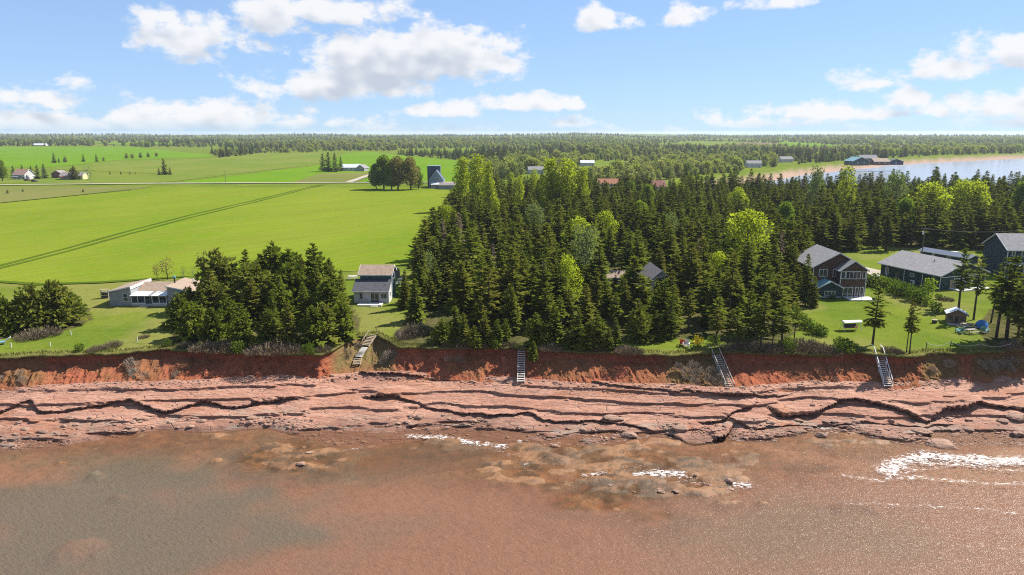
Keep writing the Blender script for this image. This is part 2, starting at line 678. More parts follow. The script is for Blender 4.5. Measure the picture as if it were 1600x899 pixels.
def mat_soil():
    m, nt, bs, out = new_mat('soil')
    p = pos(nt)
    n1 = nt.noise(p, 0.35, 6, 0.65)
    n2 = nt.noise(p, 2.6, 6, 0.7)
    n3 = nt.noise(p, 9.0, 4, 0.7)
    c = nt.mix(nt.ramp(n1, 0.35, 0.65), (0.38, 0.116, 0.060), (0.275, 0.088, 0.050))
    c = nt.mix(nt.ramp(n2, 0.42, 0.72), c, (0.43, 0.165, 0.090))
    c = nt.mix(nt.math('MULTIPLY', nt.ramp(n3, 0.5, 0.75), 0.5), c, (0.10, 0.042, 0.03))
    a = nt.n('ShaderNodeAttribute', attribute_name='veg')
    veg = nt.mix(nt.ramp(n2, 0.35, 0.65), (0.21, 0.165, 0.085), (0.13, 0.13, 0.035))
    c = nt.mix(nt.math('MULTIPLY', a.outputs['Fac'], nt.ramp(n2, 0.25, 0.55)), c, veg)
    nt.link(c, bs.inputs['Base Color'])
    bs.inputs['Roughness'].default_value = 0.95
    bs.inputs['Specular IOR Level'].default_value = 0.0
    bump(nt, bs, nt.math('ADD', n2, nt.math('MULTIPLY', n3, 0.4)), 0.9, 0.25)
    return m


def mat_rock(name='rock', algae=False):
    m, nt, bs, out = new_mat(name)
    p = pos(nt)
    n1 = nt.noise(nt.vmath('MULTIPLY', p, (0.35, 1.0, 2.2)), 0.42, 6, 0.62)
    n2 = nt.noise(nt.vmath('MULTIPLY', p, (0.5, 1.6, 3.0)), 1.6, 6, 0.7)
    n3 = nt.noise(p, 7.0, 4, 0.7)
    c = nt.mix(nt.ramp(n1, 0.34, 0.66), (0.395, 0.185, 0.124), (0.51, 0.278, 0.195))
    c = nt.mix(nt.ramp(n2, 0.45, 0.75), c, (0.55, 0.322, 0.235))
    c = nt.mix(nt.math('MULTIPLY', nt.ramp(n2, 0.48, 0.28), 0.45), c, (0.29, 0.135, 0.098))
    c = nt.mix(nt.math('MULTIPLY', nt.ramp(n3, 0.55, 0.8), 0.4), c, (0.17, 0.085, 0.065))
    a = nt.n('ShaderNodeAttribute', attribute_name='wear')
    sp = nt.n('ShaderNodeSeparateColor')
    nt.link(a.outputs['Color'], sp.inputs[0])
    c = nt.mix(nt.math('MULTIPLY', sp.outputs[0], nt.ramp(n2, 0.3, 0.55)), c, (0.40, 0.135, 0.045))     # rust stains
    c = nt.mix(nt.math('MULTIPLY', sp.outputs[1], nt.ramp(n2, 0.2, 0.5)), c, (0.245, 0.125, 0.085))     # wet
    c = nt.mix(nt.math('MULTIPLY', sp.outputs[2], nt.ramp(n3, 0.25, 0.6)), c, (0.36, 0.29, 0.225))      # pale lichen / shells
    nt.link(c, bs.inputs['Base Color'])
    nt.link(nt.math('SUBTRACT', 0.9, nt.math('MULTIPLY', sp.outputs[1], 0.35)), bs.inputs['Roughness'])
    bs.inputs['Specular IOR Level'].default_value = 0.2
    vo = nt.n('ShaderNodeTexVoronoi', feature='DISTANCE_TO_EDGE')
    nt.link(nt.vmath('ADD', nt.vmath('MULTIPLY', p, (0.30, 0.85, 1.6)), nt.vmath('MULTIPLY', p, (0.0, 0.0, 0.0))), vo.inputs['Vector'])
    vo.inputs['Scale'].default_value = 0.8
    crack = nt.math('MULTIPLY', nt.ramp(vo.outputs['Distance'], 0.0, 0.035, 1.0, 0.0), nt.ramp(n1, 0.38, 0.58))
    c = nt.mix(nt.math('MULTIPLY', crack, 0.4), c, (0.12, 0.06, 0.045))
    nt.link(c, bs.inputs['Base Color'])
    bump(nt, bs, nt.math('SUBTRACT', nt.math('ADD', n2, nt.math('MULTIPLY', n3, 0.35)), nt.math('MULTIPLY', crack, 0.5)), 0.9, 0.35)
    return m


def mat_seabed():
    m, nt, bs, out = new_mat('seabed')
    p = pos(nt)
    a = nt.n('ShaderNodeAttribute', attribute_name='bed')
    n2 = nt.noise(p, 1.1, 6, 0.7)
    n3 = nt.noise(p, 5.0, 4, 0.7)
    c = nt.mix(nt.math('MULTIPLY', nt.ramp(n2, 0.42, 0.70), 0.6), a.outputs['Color'], (0.085, 0.05, 0.026))
    c = nt.mix(nt.math('MULTIPLY', nt.ramp(n3, 0.5, 0.75), 0.15), c, (0.34, 0.25, 0.155))
    nt.link(c, bs.inputs['Base Color'])
    bs.inputs['Roughness'].default_value = 0.6
    bs.inputs['Specular IOR Level'].default_value = 0.25
    bump(nt, bs, nt.math('ADD', n2, nt.math('MULTIPLY', n3, 0.4)), 0.8, 0.2)
    return m


def mat_water():
    m, nt, bs, out = new_mat('water')
    p = pos(nt)
    a = nt.n('ShaderNodeAttribute', attribute_name='foam')
    sp = nt.n('ShaderNodeSeparateColor')
    nt.link(a.outputs['Color'], sp.inputs[0])
    rot = nt.n('ShaderNodeVectorRotate', rotation_type='Z_AXIS')
    nt.link(p, rot.inputs['Vector'])
    rot.inputs['Angle'].default_value = R(28)
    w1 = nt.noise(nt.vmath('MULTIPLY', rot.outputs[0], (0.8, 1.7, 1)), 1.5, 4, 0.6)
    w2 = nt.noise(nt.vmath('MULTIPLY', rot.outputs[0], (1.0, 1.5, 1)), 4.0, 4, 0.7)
    w3 = nt.noise(nt.vmath('MULTIPLY', p, (0.35, 1.4, 1)), 0.32, 3, 0.5)
    h = nt.math('ADD', nt.math('ADD', nt.math('MULTIPLY', w1, 0.6), nt.math('MULTIPLY', w2, 0.24)), nt.math('MULTIPLY', w3, 0.5))
    # foam: where waves break, torn by noise
    fn = nt.noise(nt.vmath('MULTIPLY', p, (0.6, 1.3, 1)), 2.2, 8, 0.78)
    lace = nt.ramp(nt.math('ABSOLUTE', nt.math('SUBTRACT', nt.noise(nt.vmath('MULTIPLY', p, (0.8, 1.3, 1)), 1.3, 4, 0.6, distortion=0.6), 0.5)), 0.0, 0.07, 1.0, 0.0)
    fz = nt.math('ADD', nt.math('MULTIPLY', sp.outputs[0], nt.math('ADD', 0.75, nt.math('MULTIPLY', lace, 0.55))), nt.math('MULTIPLY', nt.math('SUBTRACT', fn, 0.5), 3.0))
    fo = nt.math('MULTIPLY', nt.ramp(fz, 0.45, 1.0), nt.ramp(sp.outputs[0], 0.04, 0.3))
    # silt hanging in the water, with highlights and reflection painted into its colour
    silt_sheen = nt.mix(sp.outputs[1], (0.310, 0.158, 0.106), (0.196, 0.168, 0.130))
    ba = nt.n('ShaderNodeAttribute', attribute_name='bay')
    silt_sheen = nt.mix(nt.math('MULTIPLY', nt.ramp(w2, 0.40, 0.68), 0.55), silt_sheen, (0.40, 0.245, 0.175))  # paler ripple highlights painted into the colour along the wave noise
    silt_sheen = nt.mix(ba.outputs['Fac'], silt_sheen, (0.28, 0.31, 0.375))  # the bay's pale blue sky reflection put into the base colour
    col = nt.mix(fo, silt_sheen, (0.80, 0.78, 0.75))
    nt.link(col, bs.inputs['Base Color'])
    nt.link(nt.math('ADD', 0.19, nt.math('MULTIPLY', fo, 0.6)), bs.inputs['Roughness'])
    bs.inputs['IOR'].default_value = 1.33
    bs.inputs['Specular IOR Level'].default_value = 0.5
    near = nt.math('SUBTRACT', 1.0, nt.math('MULTIPLY', ba.outputs['Fac'], 0.88))      # the bay is sheltered
    bump(nt, bs, nt.math('MULTIPLY', h, near), 1.0, 0.32)
    gl = nt.n('ShaderNodeBsdfTransparent')
    gl.inputs['Color'].default_value = (0.90, 0.86, 0.78, 1)
    ms = nt.n('ShaderNodeMixShader')
    clear = nt.math('MULTIPLY', nt.math('SUBTRACT', 1.0, fo), sp.outputs[2])
    lw = nt.n('ShaderNodeLayerWeight')
    lw.inputs['Blend'].default_value = 0.25
    clear = nt.math('MULTIPLY', clear, nt.math('SUBTRACT', 1.0, lw.outputs['Fresnel']))
    nt.link(clear, ms.inputs[0])
    nt.link(bs.outputs[0], ms.inputs[1])
    nt.link(gl.outputs[0], ms.inputs[2])
    nt.link(ms.outputs[0], out.inputs['Surface'])
    return m


def mat_crop(name, a, b, c3, rows=None, tint=None):
    m, nt, bs, out = new_mat(name)
    p = pos(nt)
    n1 = nt.noise(nt.vmath('MULTIPLY', p, (1, 0.6, 1)), 0.016, 5, 0.6)
    n2 = nt.noise(p, 0.25, 5, 0.65)
    n3 = nt.noise(p, 1.8, 4, 0.7)
    g = nt.mix(nt.ramp(n1, 0.36, 0.64), a, b)
    g = nt.mix(nt.math('MULTIPLY', nt.ramp(n2, 0.4, 0.7), 0.5), g, c3)
    g = nt.mix(nt.math('MULTIPLY', nt.ramp(n3, 0.45, 0.75), 0.35), g, tuple(x * 0.55 for x in a))
    if rows:
        rt = nt.n('ShaderNodeVectorRotate', rotation_type='Z_AXIS')
        nt.link(p, rt.inputs['Vector'])
        rt.inputs['Angle'].default_value = rows
        st = nt.noise(nt.vmath('MULTIPLY', rt.outputs[0], (0.012, 0.55, 1)), 1.0, 3, 0.6)
        g = nt.mix(nt.math('MULTIPLY', nt.ramp(st, 0.4, 0.62), 0.5), g, tuple(x * 0.70 for x in c3))
    nt.link(g, bs.inputs['Base Color'])
    bs.inputs['Roughness'].default_value = 0.95
    bs.inputs['Specular IOR Level'].default_value = 0.0
    bump(nt, bs, n3, 0.6, 0.2)
    return m


mat_ground()
mat_soil()
mat_rock()
mat_seabed()
mat_water()
mat_crop('crop', (0.132, 0.216, 0.013), (0.192, 0.246, 0.022), (0.220, 0.235, 0.032), rows=R(-52))
mat_crop('meadow', (0.105, 0.210, 0.010), (0.130, 0.235, 0.012), (0.15, 0.235, 0.022))
mat_crop('pasture', (0.120, 0.185, 0.020), (0.165, 0.200, 0.034), (0.19, 0.19, 0.06))
mat_crop('rough_grass', (0.135, 0.160, 0.035), (0.175, 0.180, 0.052), (0.21, 0.185, 0.085))
mat_crop('ploughed', (0.165, 0.105, 0.085), (0.20, 0.13, 0.10), (0.23, 0.16, 0.12))
mat_crop('gravel', (0.40, 0.36, 0.29), (0.46, 0.42, 0.34), (0.36, 0.30, 0.24))
mat_crop('track', (0.060, 0.105, 0.010), (0.080, 0.125, 0.012), (0.11, 0.13, 0.02))

# ------------------------------------------------------------------ the ground sheet
FOREST_FLOOR = [   # ground under the trees, outlined on the picture
    [(600, 548), (632, 500), (640, 470), (655, 430), (685, 380), (705, 320), (720, 296), (1100, 292), (1600, 296), (2100, 300), (2100, 400), (1600, 395), (1420, 384), (1330, 384),
     (1260, 400), (1256, 470), (1240, 520), (1200, 556), (1110, 530), (980, 528), (960, 560)],
    [(262, 548), (268, 500), (300, 470), (345, 465), (540, 468), (562, 500), (560, 530), (520, 556), (400, 556)],
    [(-200, 520), (-100, 480), (0, 478), (140, 482), (145, 500), (60, 528), (0, 530)],
    [(1550, 560), (1530, 520), (1556, 470), (1610, 450), (1800, 470), (1800, 560)],
]


def build_ground():
    xc = graded(-180, 180, -92, 92, 0.42, 3.0)
    s = [0.5]
    while s[-1] < 7500:
        s.append(s[-1] * 1.028 + 0.42)
    s = np.array(s)
    K = (6500 / 170 - 1) / 6000
    nc = len(xc)
    e = yE(xc)
    rows_v = []
    # turf lip hanging over the cliff
    over = 0.40 + 0.85 * fbm(xc * 0.7, 1.7, 3, 4)
    for dy, z in ((0.9, 6.45), (0.25, 6.52), (-0.10, 6.66), (-0.16, 6.86), (0.02, 6.98)):
        k = (over if dy < 0.2 else 0 * over)
        rows_v.append(np.stack([xc, e + dy - k, z + 0.10 * fbm(xc * 1.3, z, 8, 3)], 1))
    for i, si in enumerate(s):
        f = 1 + K * si
        x = xc * f
        y = e + si
        z = land_z(x, y)
        near = 1 - sstep(2, 60, si)
        z = z + 0.12 * near * fbm(x * 0.25, y * 0.25, 14, 4) * sstep(0, 3, si)
        rows_v.append(np.stack([x, y, z], 1))
    V = np.concatenate(rows_v)
    nr = len(rows_v)
    # what covers the ground
    cov = np.zeros((len(V), 3))
    pxs = 800 + F_PX * V[:, 0] / (V[:, 1] * math.cos(PITCH) + 35 * math.sin(PITCH))
    upv = V[:, 1] * math.sin(PITCH) - 35 * math.cos(PITCH)
    pys = 449.5 - F_PX * upv / (V[:, 1] * math.cos(PITCH) + 35 * math.sin(PITCH))
    jit = 9 * fbm(V[:, 0] * 0.15, V[:, 1] * 0.08, 55, 4)
    for poly in FOREST_FLOOR:
        cov[:, 0] = np.maximum(cov[:, 0], in_poly(pxs + jit, pys + jit * 0.4, poly) * 0.9)
    dist = V[:, 1] - np.interp(V[:, 0], xc, e)
    edge = (1 - sstep(0.3, 3.5, dist))
    cov[:, 1] = np.clip(edge + 0.75 * sstep(-0.15, 0.4, fbm(V[:, 0] * 0.07, V[:, 1] * 0.07, 91, 4)) * (V[:, 1] < 300), 0, 1)
    cov[:5 * nc, 0] = 0.6
    b = bay_depth(V[:, 0], V[:, 1])
    cov[:, 2] = sstep(-11, -5, b)
    me = make_mesh('ground', V, grid_faces(nr, nc), MATS['ground'], True, attrs={'cover': cov})
    tag(link_mesh('ground', me), kind='structure')


build_ground()


# ------------------------------------------------------------------ cliff face
def build_cliff():
    x = graded(-180, 180, -92, 92, 0.22, 2.5)
    prof_t = np.linspace(0, 1, 52)
    e, bse = yE(x), yB(x)
    nr, nc = len(prof_t), len(x)
    T, X = np.meshgrid(prof_t, x, indexing='ij')
    E = np.broadcast_to(e, T.shape)
    B = np.broadcast_to(bse, T.shape)
    run = E - B
    gpx = 800 + F_PX * X / (110 * math.cos(PITCH) + 37 * math.sin(PITCH))
    gully = sstep(500, 535, gpx) * (1 - sstep(600, 628, gpx))
    # steep upper bank, then a talus slope
    top_drop = 1.15 + 0.9 * fbm(X * 0.12, 0.3, 61, 3)
    zt = np.where(T < 0.18, 6.75 - top_drop * (T / 0.18), 6.75 - top_drop - (6.75 - top_drop - SHELF_Z + 0.25) * (np.maximum(T - 0.18, 0) / 0.82) ** 0.92)
    yt = np.where(T < 0.18, E + 0.45 - 0.55 * (T / 0.18), E - 0.10 - (E - 0.10 - B + 0.4) * (np.maximum(T - 0.18, 0) / 0.82))
    zg = 6.75 - (6.75 - SHELF_Z + 0.25) * T ** 0.85
    yg = E + 0.45 - (E + 0.45 - B + 0.4) * T
    Z = zt * (1 - gully) + zg * gully
    Y = yt * (1 - gully) + yg * gully
    mid = np.sin(np.pi * np.clip(T, 0, 1)) ** 0.6
    butt = 0.9 * fbm(X * 0.28, Z * 0.10, 31, 3)
    flut = 0.65 * fbm(X * 1.1 + 0.5 * Z, Z * 0.35, 37, 4)
    fine = 0.42 * fbm(X * 3.3, Z * 2.6, 41, 4)
    disp = (butt + flut + fine) * mid
    Y = Y - disp
    Z = Z + (0.30 * fbm(X * 1.7, T * 9.0, 47, 4) + 0.2 * flut) * mid
    veg = sstep(0.05, 0.35, fbm(X * 0.13, T * 1.6, 67, 4)) * (T > 0.2) * 0.3
    px = 800 + F_PX * X / (Y * math.cos(PITCH) + 37 * math.sin(PITCH))
    for a, b, k in ((520, 615, .9), (1040, 1130, .75), (0, 70, .5), (190, 250, .4), (1440, 1500, .8), (1520, 1700, .7)):
        veg = np.maximum(veg, k * sstep(a - 12, a + 10, px) * (1 - sstep(b - 10, b + 12, px)) * (T < 0.95) * (1 - 0.6 * sstep(.6, .95, T)))
    V = np.stack([X.ravel(), Y.ravel(), Z.ravel()], 1)
    me = make_mesh('red_cliff', V, grid_faces(nr, nc, True), MATS['soil'], False, attrs={'veg': veg.ravel()})
    tag(link_mesh('red_cliff', me), kind='structure')


build_cliff()

# reefs and slabs that break the surface: px, py, half width px, half height px, top above the water
REEFS = [(455, 728, 62, 9, .22), (430, 700, 45, 10, .12), (500, 705, 40, 12, .15), (866, 718, 32, 10, .42), (820, 700, 40, 12, .2), (780, 722, 55, 9, .10), (930, 752, 60, 9, .2), (1010, 752, 50, 10, .25),
         (1090, 768, 70, 11, .22), (1120, 745, 55, 10, .3), (1135, 785, 40, 7, .12), (1190, 786, 18, 4, .1), (880, 735, 35, 8, .1), (760, 735, 35, 8, .1), (148, 740, 13, 6, .05), (185, 772, 22, 5, .02),
         (340, 718, 12, 6, .05), (95, 722, 14, 5, .05), (960, 712, 40, 8, .1), (700, 690, 50, 5, .12), (1370, 690, 45, 8, .2), (1300, 695, 30, 5, .1), (1340, 790, 50, 10, -.2), (660, 668, 60, 6, .2), (1040, 690, 60, 8, .05),
         (350, 680, 50, 7, .1), (120, 850, 42, 18, -.25)]


def reef_height(X, Y):
    h = np.full(X.shape, -9.0)
    for (px, py, hw, hh, top) in REEFS:
        c = P(px, py, 0)
        sx = hw * c.y / F_PX * 1.05
        sy = abs(P(px, py - hh, 0).y - P(px, py + hh, 0).y) / 2
        r = np.sqrt(((X - c.x) / sx) ** 2 + ((Y - c.y) / sy) ** 2)
        r = r + 0.75 * fbm(X * 0.45, Y * 0.6, int(px), 4)
        h = np.maximum(h, top + 0.10 - 0.75 * np.clip(r, 0, 3) ** 2.2)
    return h


# ledges named on the picture: polyline (px, py) of the front lip, drop in metres
LEDGES = [([(-60, 648), (0, 643), (50, 634), (72, 645), (130, 640), (205, 632), (260, 642), (320, 630), (370, 636), (420, 630), (460, 626), (470, 630)], 0.55),
          ([(20, 612), (75, 610), (150, 602), (230, 606), (330, 604), (430, 590), (520, 594), (590, 600), (640, 602), (700, 604)], 0.5),
          ([(560, 622), (620, 622), (680, 632), (760, 640), (830, 640), (850, 648), (930, 650), (990, 655), (1035, 662)], 0.5),
          ([(1035, 662), (1060, 666), (1100, 672), (1135, 664), (1150, 652)], 1.5),
          ([(1085, 656), (1130, 652), (1160, 640), (1190, 636)], 0.5),
          ([(1190, 636), (1220, 644), (1270, 640), (1310, 630), (1350, 632), (1400, 640), (1450, 650), (1475, 638), (1530, 634), (1600, 636), (1660, 634)], 1.05),
          ([(830, 606), (900, 614), (980, 622), (1070, 628), (1160, 632), (1240, 626)], 0.35),
          ([(1120, 646), (1180, 660), (1240, 652), (1330, 650), (1440, 655), (1500, 652)], 0.3)]


def build_shelf():
    x = graded(-180, 180, -90, 90, 0.22, 2.5)
    bse, wl = yB(x), yW(x)
    t = np.linspace(0, 1, 170)
    T, X = np.meshgrid(t, x, indexing='ij')
    B = np.broadcast_to(bse, T.shape) + 0.9
    W = np.broadcast_to(wl, T.shape) - 2.0
    Y = B + (W - B) * T
    base = (SHELF_Z + 0.30) * (1 - T) ** 1.6 - 0.22 * sstep(0.3, 1.0, T)
    base = base + 0.80 * fbm(X * 0.045, Y * 0.16, 101, 4) * np.sin(np.pi * np.clip(T * 0.9 + 0.08, 0, 1))
    # sloping sandstone beds, in two thicknesses
    def terrace(h, step, riser, keep):
        q = h / step
        n = np.floor(q)
        f = q - n
        up = sstep(0, riser, f)
        return step * (n + up * (1 - keep) + f * keep), f
    warp = 0.42 * fbm(X * 0.16, Y * 0.45, 111, 5) + 0.9 * fbm(X * 0.025, 1.0, 113, 3)
    h1, f1 = terrace(base + warp, 0.95, 0.14, 0.72)
    h2, f2 = terrace(h1 + 0.16 * fbm(X * 0.28, Y * 1.0, 121, 4), 0.15, 0.24, 0.55)
    Z = h2
    over = (sstep(0.08, 0.12, f1) - sstep(0.16, 0.34, f1)) * 0.22 - (sstep(0.90, 1.0, f1) + (1 - sstep(0.0, 0.05, f1)) * (f1 < 0.05)) * 0.18
    Y2 = Y - over * sstep(0.05, 0.15, T)
    # the large undercut ledges
    pxs = 800 + F_PX * X / (Y * math.cos(PITCH) + (CAM_Z - base) * math.sin(PITCH))
    for pts, drop in LEDGES:
        w = [P(a, b, 1.6) for a, b in pts]
        lx = np.array([p.x for p in w])
        ly = np.array([p.y for p in w])
        yl = np.interp(X, lx, ly) + 0.5 * fbm(X * 0.6, 0.5, 131, 4)
        inside = sstep(lx[0] - 0.5, lx[0] + 2.5, X) * (1 - sstep(lx[-1] - 2.5, lx[-1] + 0.5, X))
        d = Y - yl                                   # >0 landward
        k = 1.0 * drop * inside * (0.65 + 0.7 * (fbm(X * 0.15, 2.2, 141, 3) + 0.3))
        lift = np.where(d > 0, np.exp(-d / 3.2) * 0.55, -0.45 * np.exp(d / 2.2))
        edge = sstep(-0.12, 0.12, d) - 0.5
        Z = Z + k * (lift * (np.abs(d) > 0.0) * np.abs(edge) * 2)
        Y2 = Y2 - k * 1.25 * np.where(d > 0, np.exp(-d / 0.6), -np.exp(d / 0.6)) * inside
    Z = Z + 0.05 * fbm(X * 2.2, Y * 3.0, 151, 4)
    rf = reef_height(X, Y)
    Z = np.maximum(Z, np.where(T > 0.75, rf, -9))
    fade = sstep(0.80, 0.99, T)
    Z = Z * (1 - fade) + np.minimum(Z, -0.35 + 0.25 * fbm(X * 0.5, Y * 0.7, 191, 4)) * fade
    V = np.stack([X.ravel(), Y2.ravel(), Z.ravel()], 1)
    wear = np.zeros((V.shape[0], 3))
    rust = sstep(0.22, 0.45, fbm(X * 0.12, Y * 0.35, 161, 4)) * 0.9
    wear[:, 0] = (rust * (0.35 + 0.65 * sstep(0.55, 0.8, T))).ravel()
    wear[:, 1] = ((1 - sstep(0.15, 0.85, Z + 0.35 * fbm(X * 0.4, Y * 0.6, 171, 3))) * 0.9).ravel()
    wear[:, 2] = (sstep(0.1, 0.4, fbm(X * 0.3, Y * 0.8, 181, 4)) * sstep(0.45, 0.7, T) * (Z > 0.1)).ravel() * 0.8
    me = make_mesh('rock_shelf', V, grid_faces(len(t), len(x), True), MATS['rock'], True, attrs={'wear': wear})
    tag(link_mesh('rock_shelf', me), kind='structure')


build_shelf()


def blob(X, Y, px, py, hw, hh, seed=0, soft=0.5, wob=0.9):
    c = P(px, py, 0)
    sx = hw * c.y / F_PX
    sy = abs(P(px, py - hh, 0).y - P(px, py + hh, 0).y) / 2
    r = np.sqrt(((X - c.x) / sx) ** 2 + ((Y - c.y) / sy) ** 2) + wob * fbm(X * 0.12, Y * 0.16, 200 + seed, 5)
    return 1 - sstep(1 - soft, 1 + soft, r)


def reef_zone(X, Y):
    return np.maximum.reduce([blob(X, Y, 970, 732, 270, 58, 21, .5, .6), blob(X, Y, 470, 712, 110, 30, 22, .5, .6), blob(X, Y, 720, 688, 150, 18, 23, .5, .6), blob(X, Y, 1330, 690, 130, 26, 24, .5, .6) * .8,
                              blob(X, Y, 200, 680, 260, 24, 25, .6, .6) * .7])


def build_seabed():
    x = graded(-260, 260, -80, 80, 0.34, 4.0)
    t = np.concatenate([np.linspace(0, 0.55, 110), np.linspace(0.56, 1, 40)])
    T, X = np.meshgrid(t, x, indexing='ij')
    W = np.broadcast_to(yW(x), T.shape)
    Y = (W - 0.5) + (18 - W) * T
    d = W - Y
    Z = -0.12 - 0.030 * d + 0.16 * fbm(X * 0.10, Y * 0.16, 211, 5) - 0.3 * (1 - sstep(-3, 1, d - 1))
    Z = np.minimum(Z, -0.05)
    reefy = reef_zone(X, Y)
    crag = -0.02 + 0.60 * fbm(X * 0.36, Y * 0.55, 223, 5, 0.54)
    crag = np.where(crag > 0.05, 0.05 + 0.35 * (crag - 0.05), crag) + 0.05 * fbm(X * 1.6, Y * 2.2, 225, 3)
    Z = Z * (1 - reefy) + np.maximum(Z, crag) * reefy
    Z = np.maximum(Z, reef_height(X, Y) + 0.12 * fbm(X * 1.3, Y * 1.6, 221, 4))
    Z[0] = -0.8
    sand = np.array([0.36, 0.19, 0.12])
    grey = np.array([0.15, 0.135, 0.085])
    weed = np.array([0.042, 0.032, 0.018])
    ochre = np.array([0.29, 0.145, 0.065])
    rust = np.array([0.33, 0.115, 0.042])
    gw = np.maximum.reduce([blob(X, Y, 180, 800, 330, 110, 1, .45), blob(X, Y, 600, 720, 190, 22, 2, .5), blob(X, Y, 1280, 820, 150, 60, 3, .6) * .5])
    gw = gw * (1 - blob(X, Y, 125, 850, 45, 20, 4, .3, .4))
    ww = np.maximum.reduce([blob(X, Y, 1080, 718, 130, 14, 5, .5), blob(X, Y, 880, 705, 70, 22, 6, .5) * .8, blob(X, Y, 950, 765, 110, 12, 7, .5), blob(X, Y, 1255, 728, 40, 9, 8, .5), blob(X, Y, 1330, 790, 60, 12, 9, .6) * .5,
                            blob(X, Y, 700, 700, 90, 14, 10, .5) * .7, blob(X, Y, 470, 690, 30, 8, 11, .5) * .8, blob(X, Y, 270, 683, 22, 6, 12, .5) * .8])
    rw = sstep(0.05, 0.4, fbm(X * 0.07, Y * 0.22, 231, 4)) * (1 - sstep(6, 16, d))
    rw = np.maximum(rw, blob(X, Y, 1330, 690, 230, 22, 13, .5) * .8)
    ww = np.maximum(ww, reefy * sstep(-0.05, 0.15, fbm(X * 0.42, Y * 0.7, 251, 5, .6)) * .9)
    ww = ww * (0.45 + 0.55 * sstep(-0.25, 0.15, fbm(X * 0.9, Y * 1.4, 253, 4)))
    ow = np.maximum(reefy * sstep(-0.3, -0.02, Z) * .95, 1.0 * (Z > 9)) + 0 * Z
    ow = np.maximum(ow, sstep(-0.75, -0.1, Z) * sstep(-0.35, 0.15, fbm(X * 0.3, Y * 0.5, 241, 4) + 0.15) * sstep(-1.2, -0.1, reef_height(X, Y)))
    rust = rust * 0.85
    col = np.broadcast_to(sand, T.shape + (3,)).copy()
    for wgt, c in ((gw, grey), (np.maximum(rw * .9, reefy * .9), rust * 0.8), (ow, ochre), (ww * .82, weed)):
        col = col * (1 - wgt[..., None]) + c * wgt[..., None]
    V = np.stack([X.ravel(), Y.ravel(), Z.ravel()], 1)
    me = make_mesh('seabed', V, grid_faces(len(t), len(x), True), MATS['seabed'], True, attrs={'bed': col.reshape(-1, 3) * NT.albedo})
    tag(link_mesh('seabed', me), kind='structure')


build_seabed()

FOAM = [([(640, 681), (690, 684), (735, 692), (785, 698)], 1.1, .85), ([(812, 690), (828, 714), (820, 726)], 1.0, .6), ([(915, 741), (945, 738)], .9, .75),
        ([(1000, 741), (1050, 738), (1120, 747), (1165, 758)], 1.5, .85), ([(1060, 752), (1130, 758), (1150, 764)], .9, .55),
        ([(1385, 735), (1405, 722), (1445, 712), (1500, 716), (1530, 722), (1600, 720), (1700, 722)], 1.9, .95), ([(1520, 714), (1600, 719), (1700, 716)], .8, .95), ([(1400, 742), (1440, 732), (1500, 728), (1570, 734), (1700, 738)], .9, .6),
        ([(1320, 744), (1370, 751), (1395, 746), (1440, 746), (1500, 752), (1560, 755), (1600, 757), (1700, 760)], .55, .72),
        ([(1320, 787), (1400, 788), (1470, 792), (1540, 796), (1590, 802)], .5, .62), ([(1190, 672), (1240, 668), (1300, 669)], .9, .7), ([(1340, 672), (1400, 682), (1430, 690)], .7, .6), ([(1130, 680), (1170, 677), (1200, 680)], .6, .7),
        ([(1260, 695), (1340, 704), (1400, 712)], .5, .4), ([(1505, 856), (1540, 852), (1580, 860)], .5, .5), ([(905, 672), (930, 678), (950, 668)], .5, .55), ([(540, 704), (570, 700)], .6, .6), ([(420, 712), (470, 704)], .6, .45),
        ([(1225, 790), (1300, 800)], .5, .3), ([(850, 722), (870, 726)], .6, .5), ([(700, 690), (760, 700), (800, 712)], .7, .5), ([(960, 730), (1010, 728)], .8, .55), ([(1180, 700), (1250, 708), (1300, 702)], .5, .45), ([(1250, 742), (1330, 748)], .5, .5),
        ([(1440, 722), (1490, 726), (1560, 722)], 1.4, .75), ([(1210, 762), (1290, 770), (1340, 766)], .4, .35), ([(1400, 822), (1500, 830), (1600, 836)], .4, .35)]


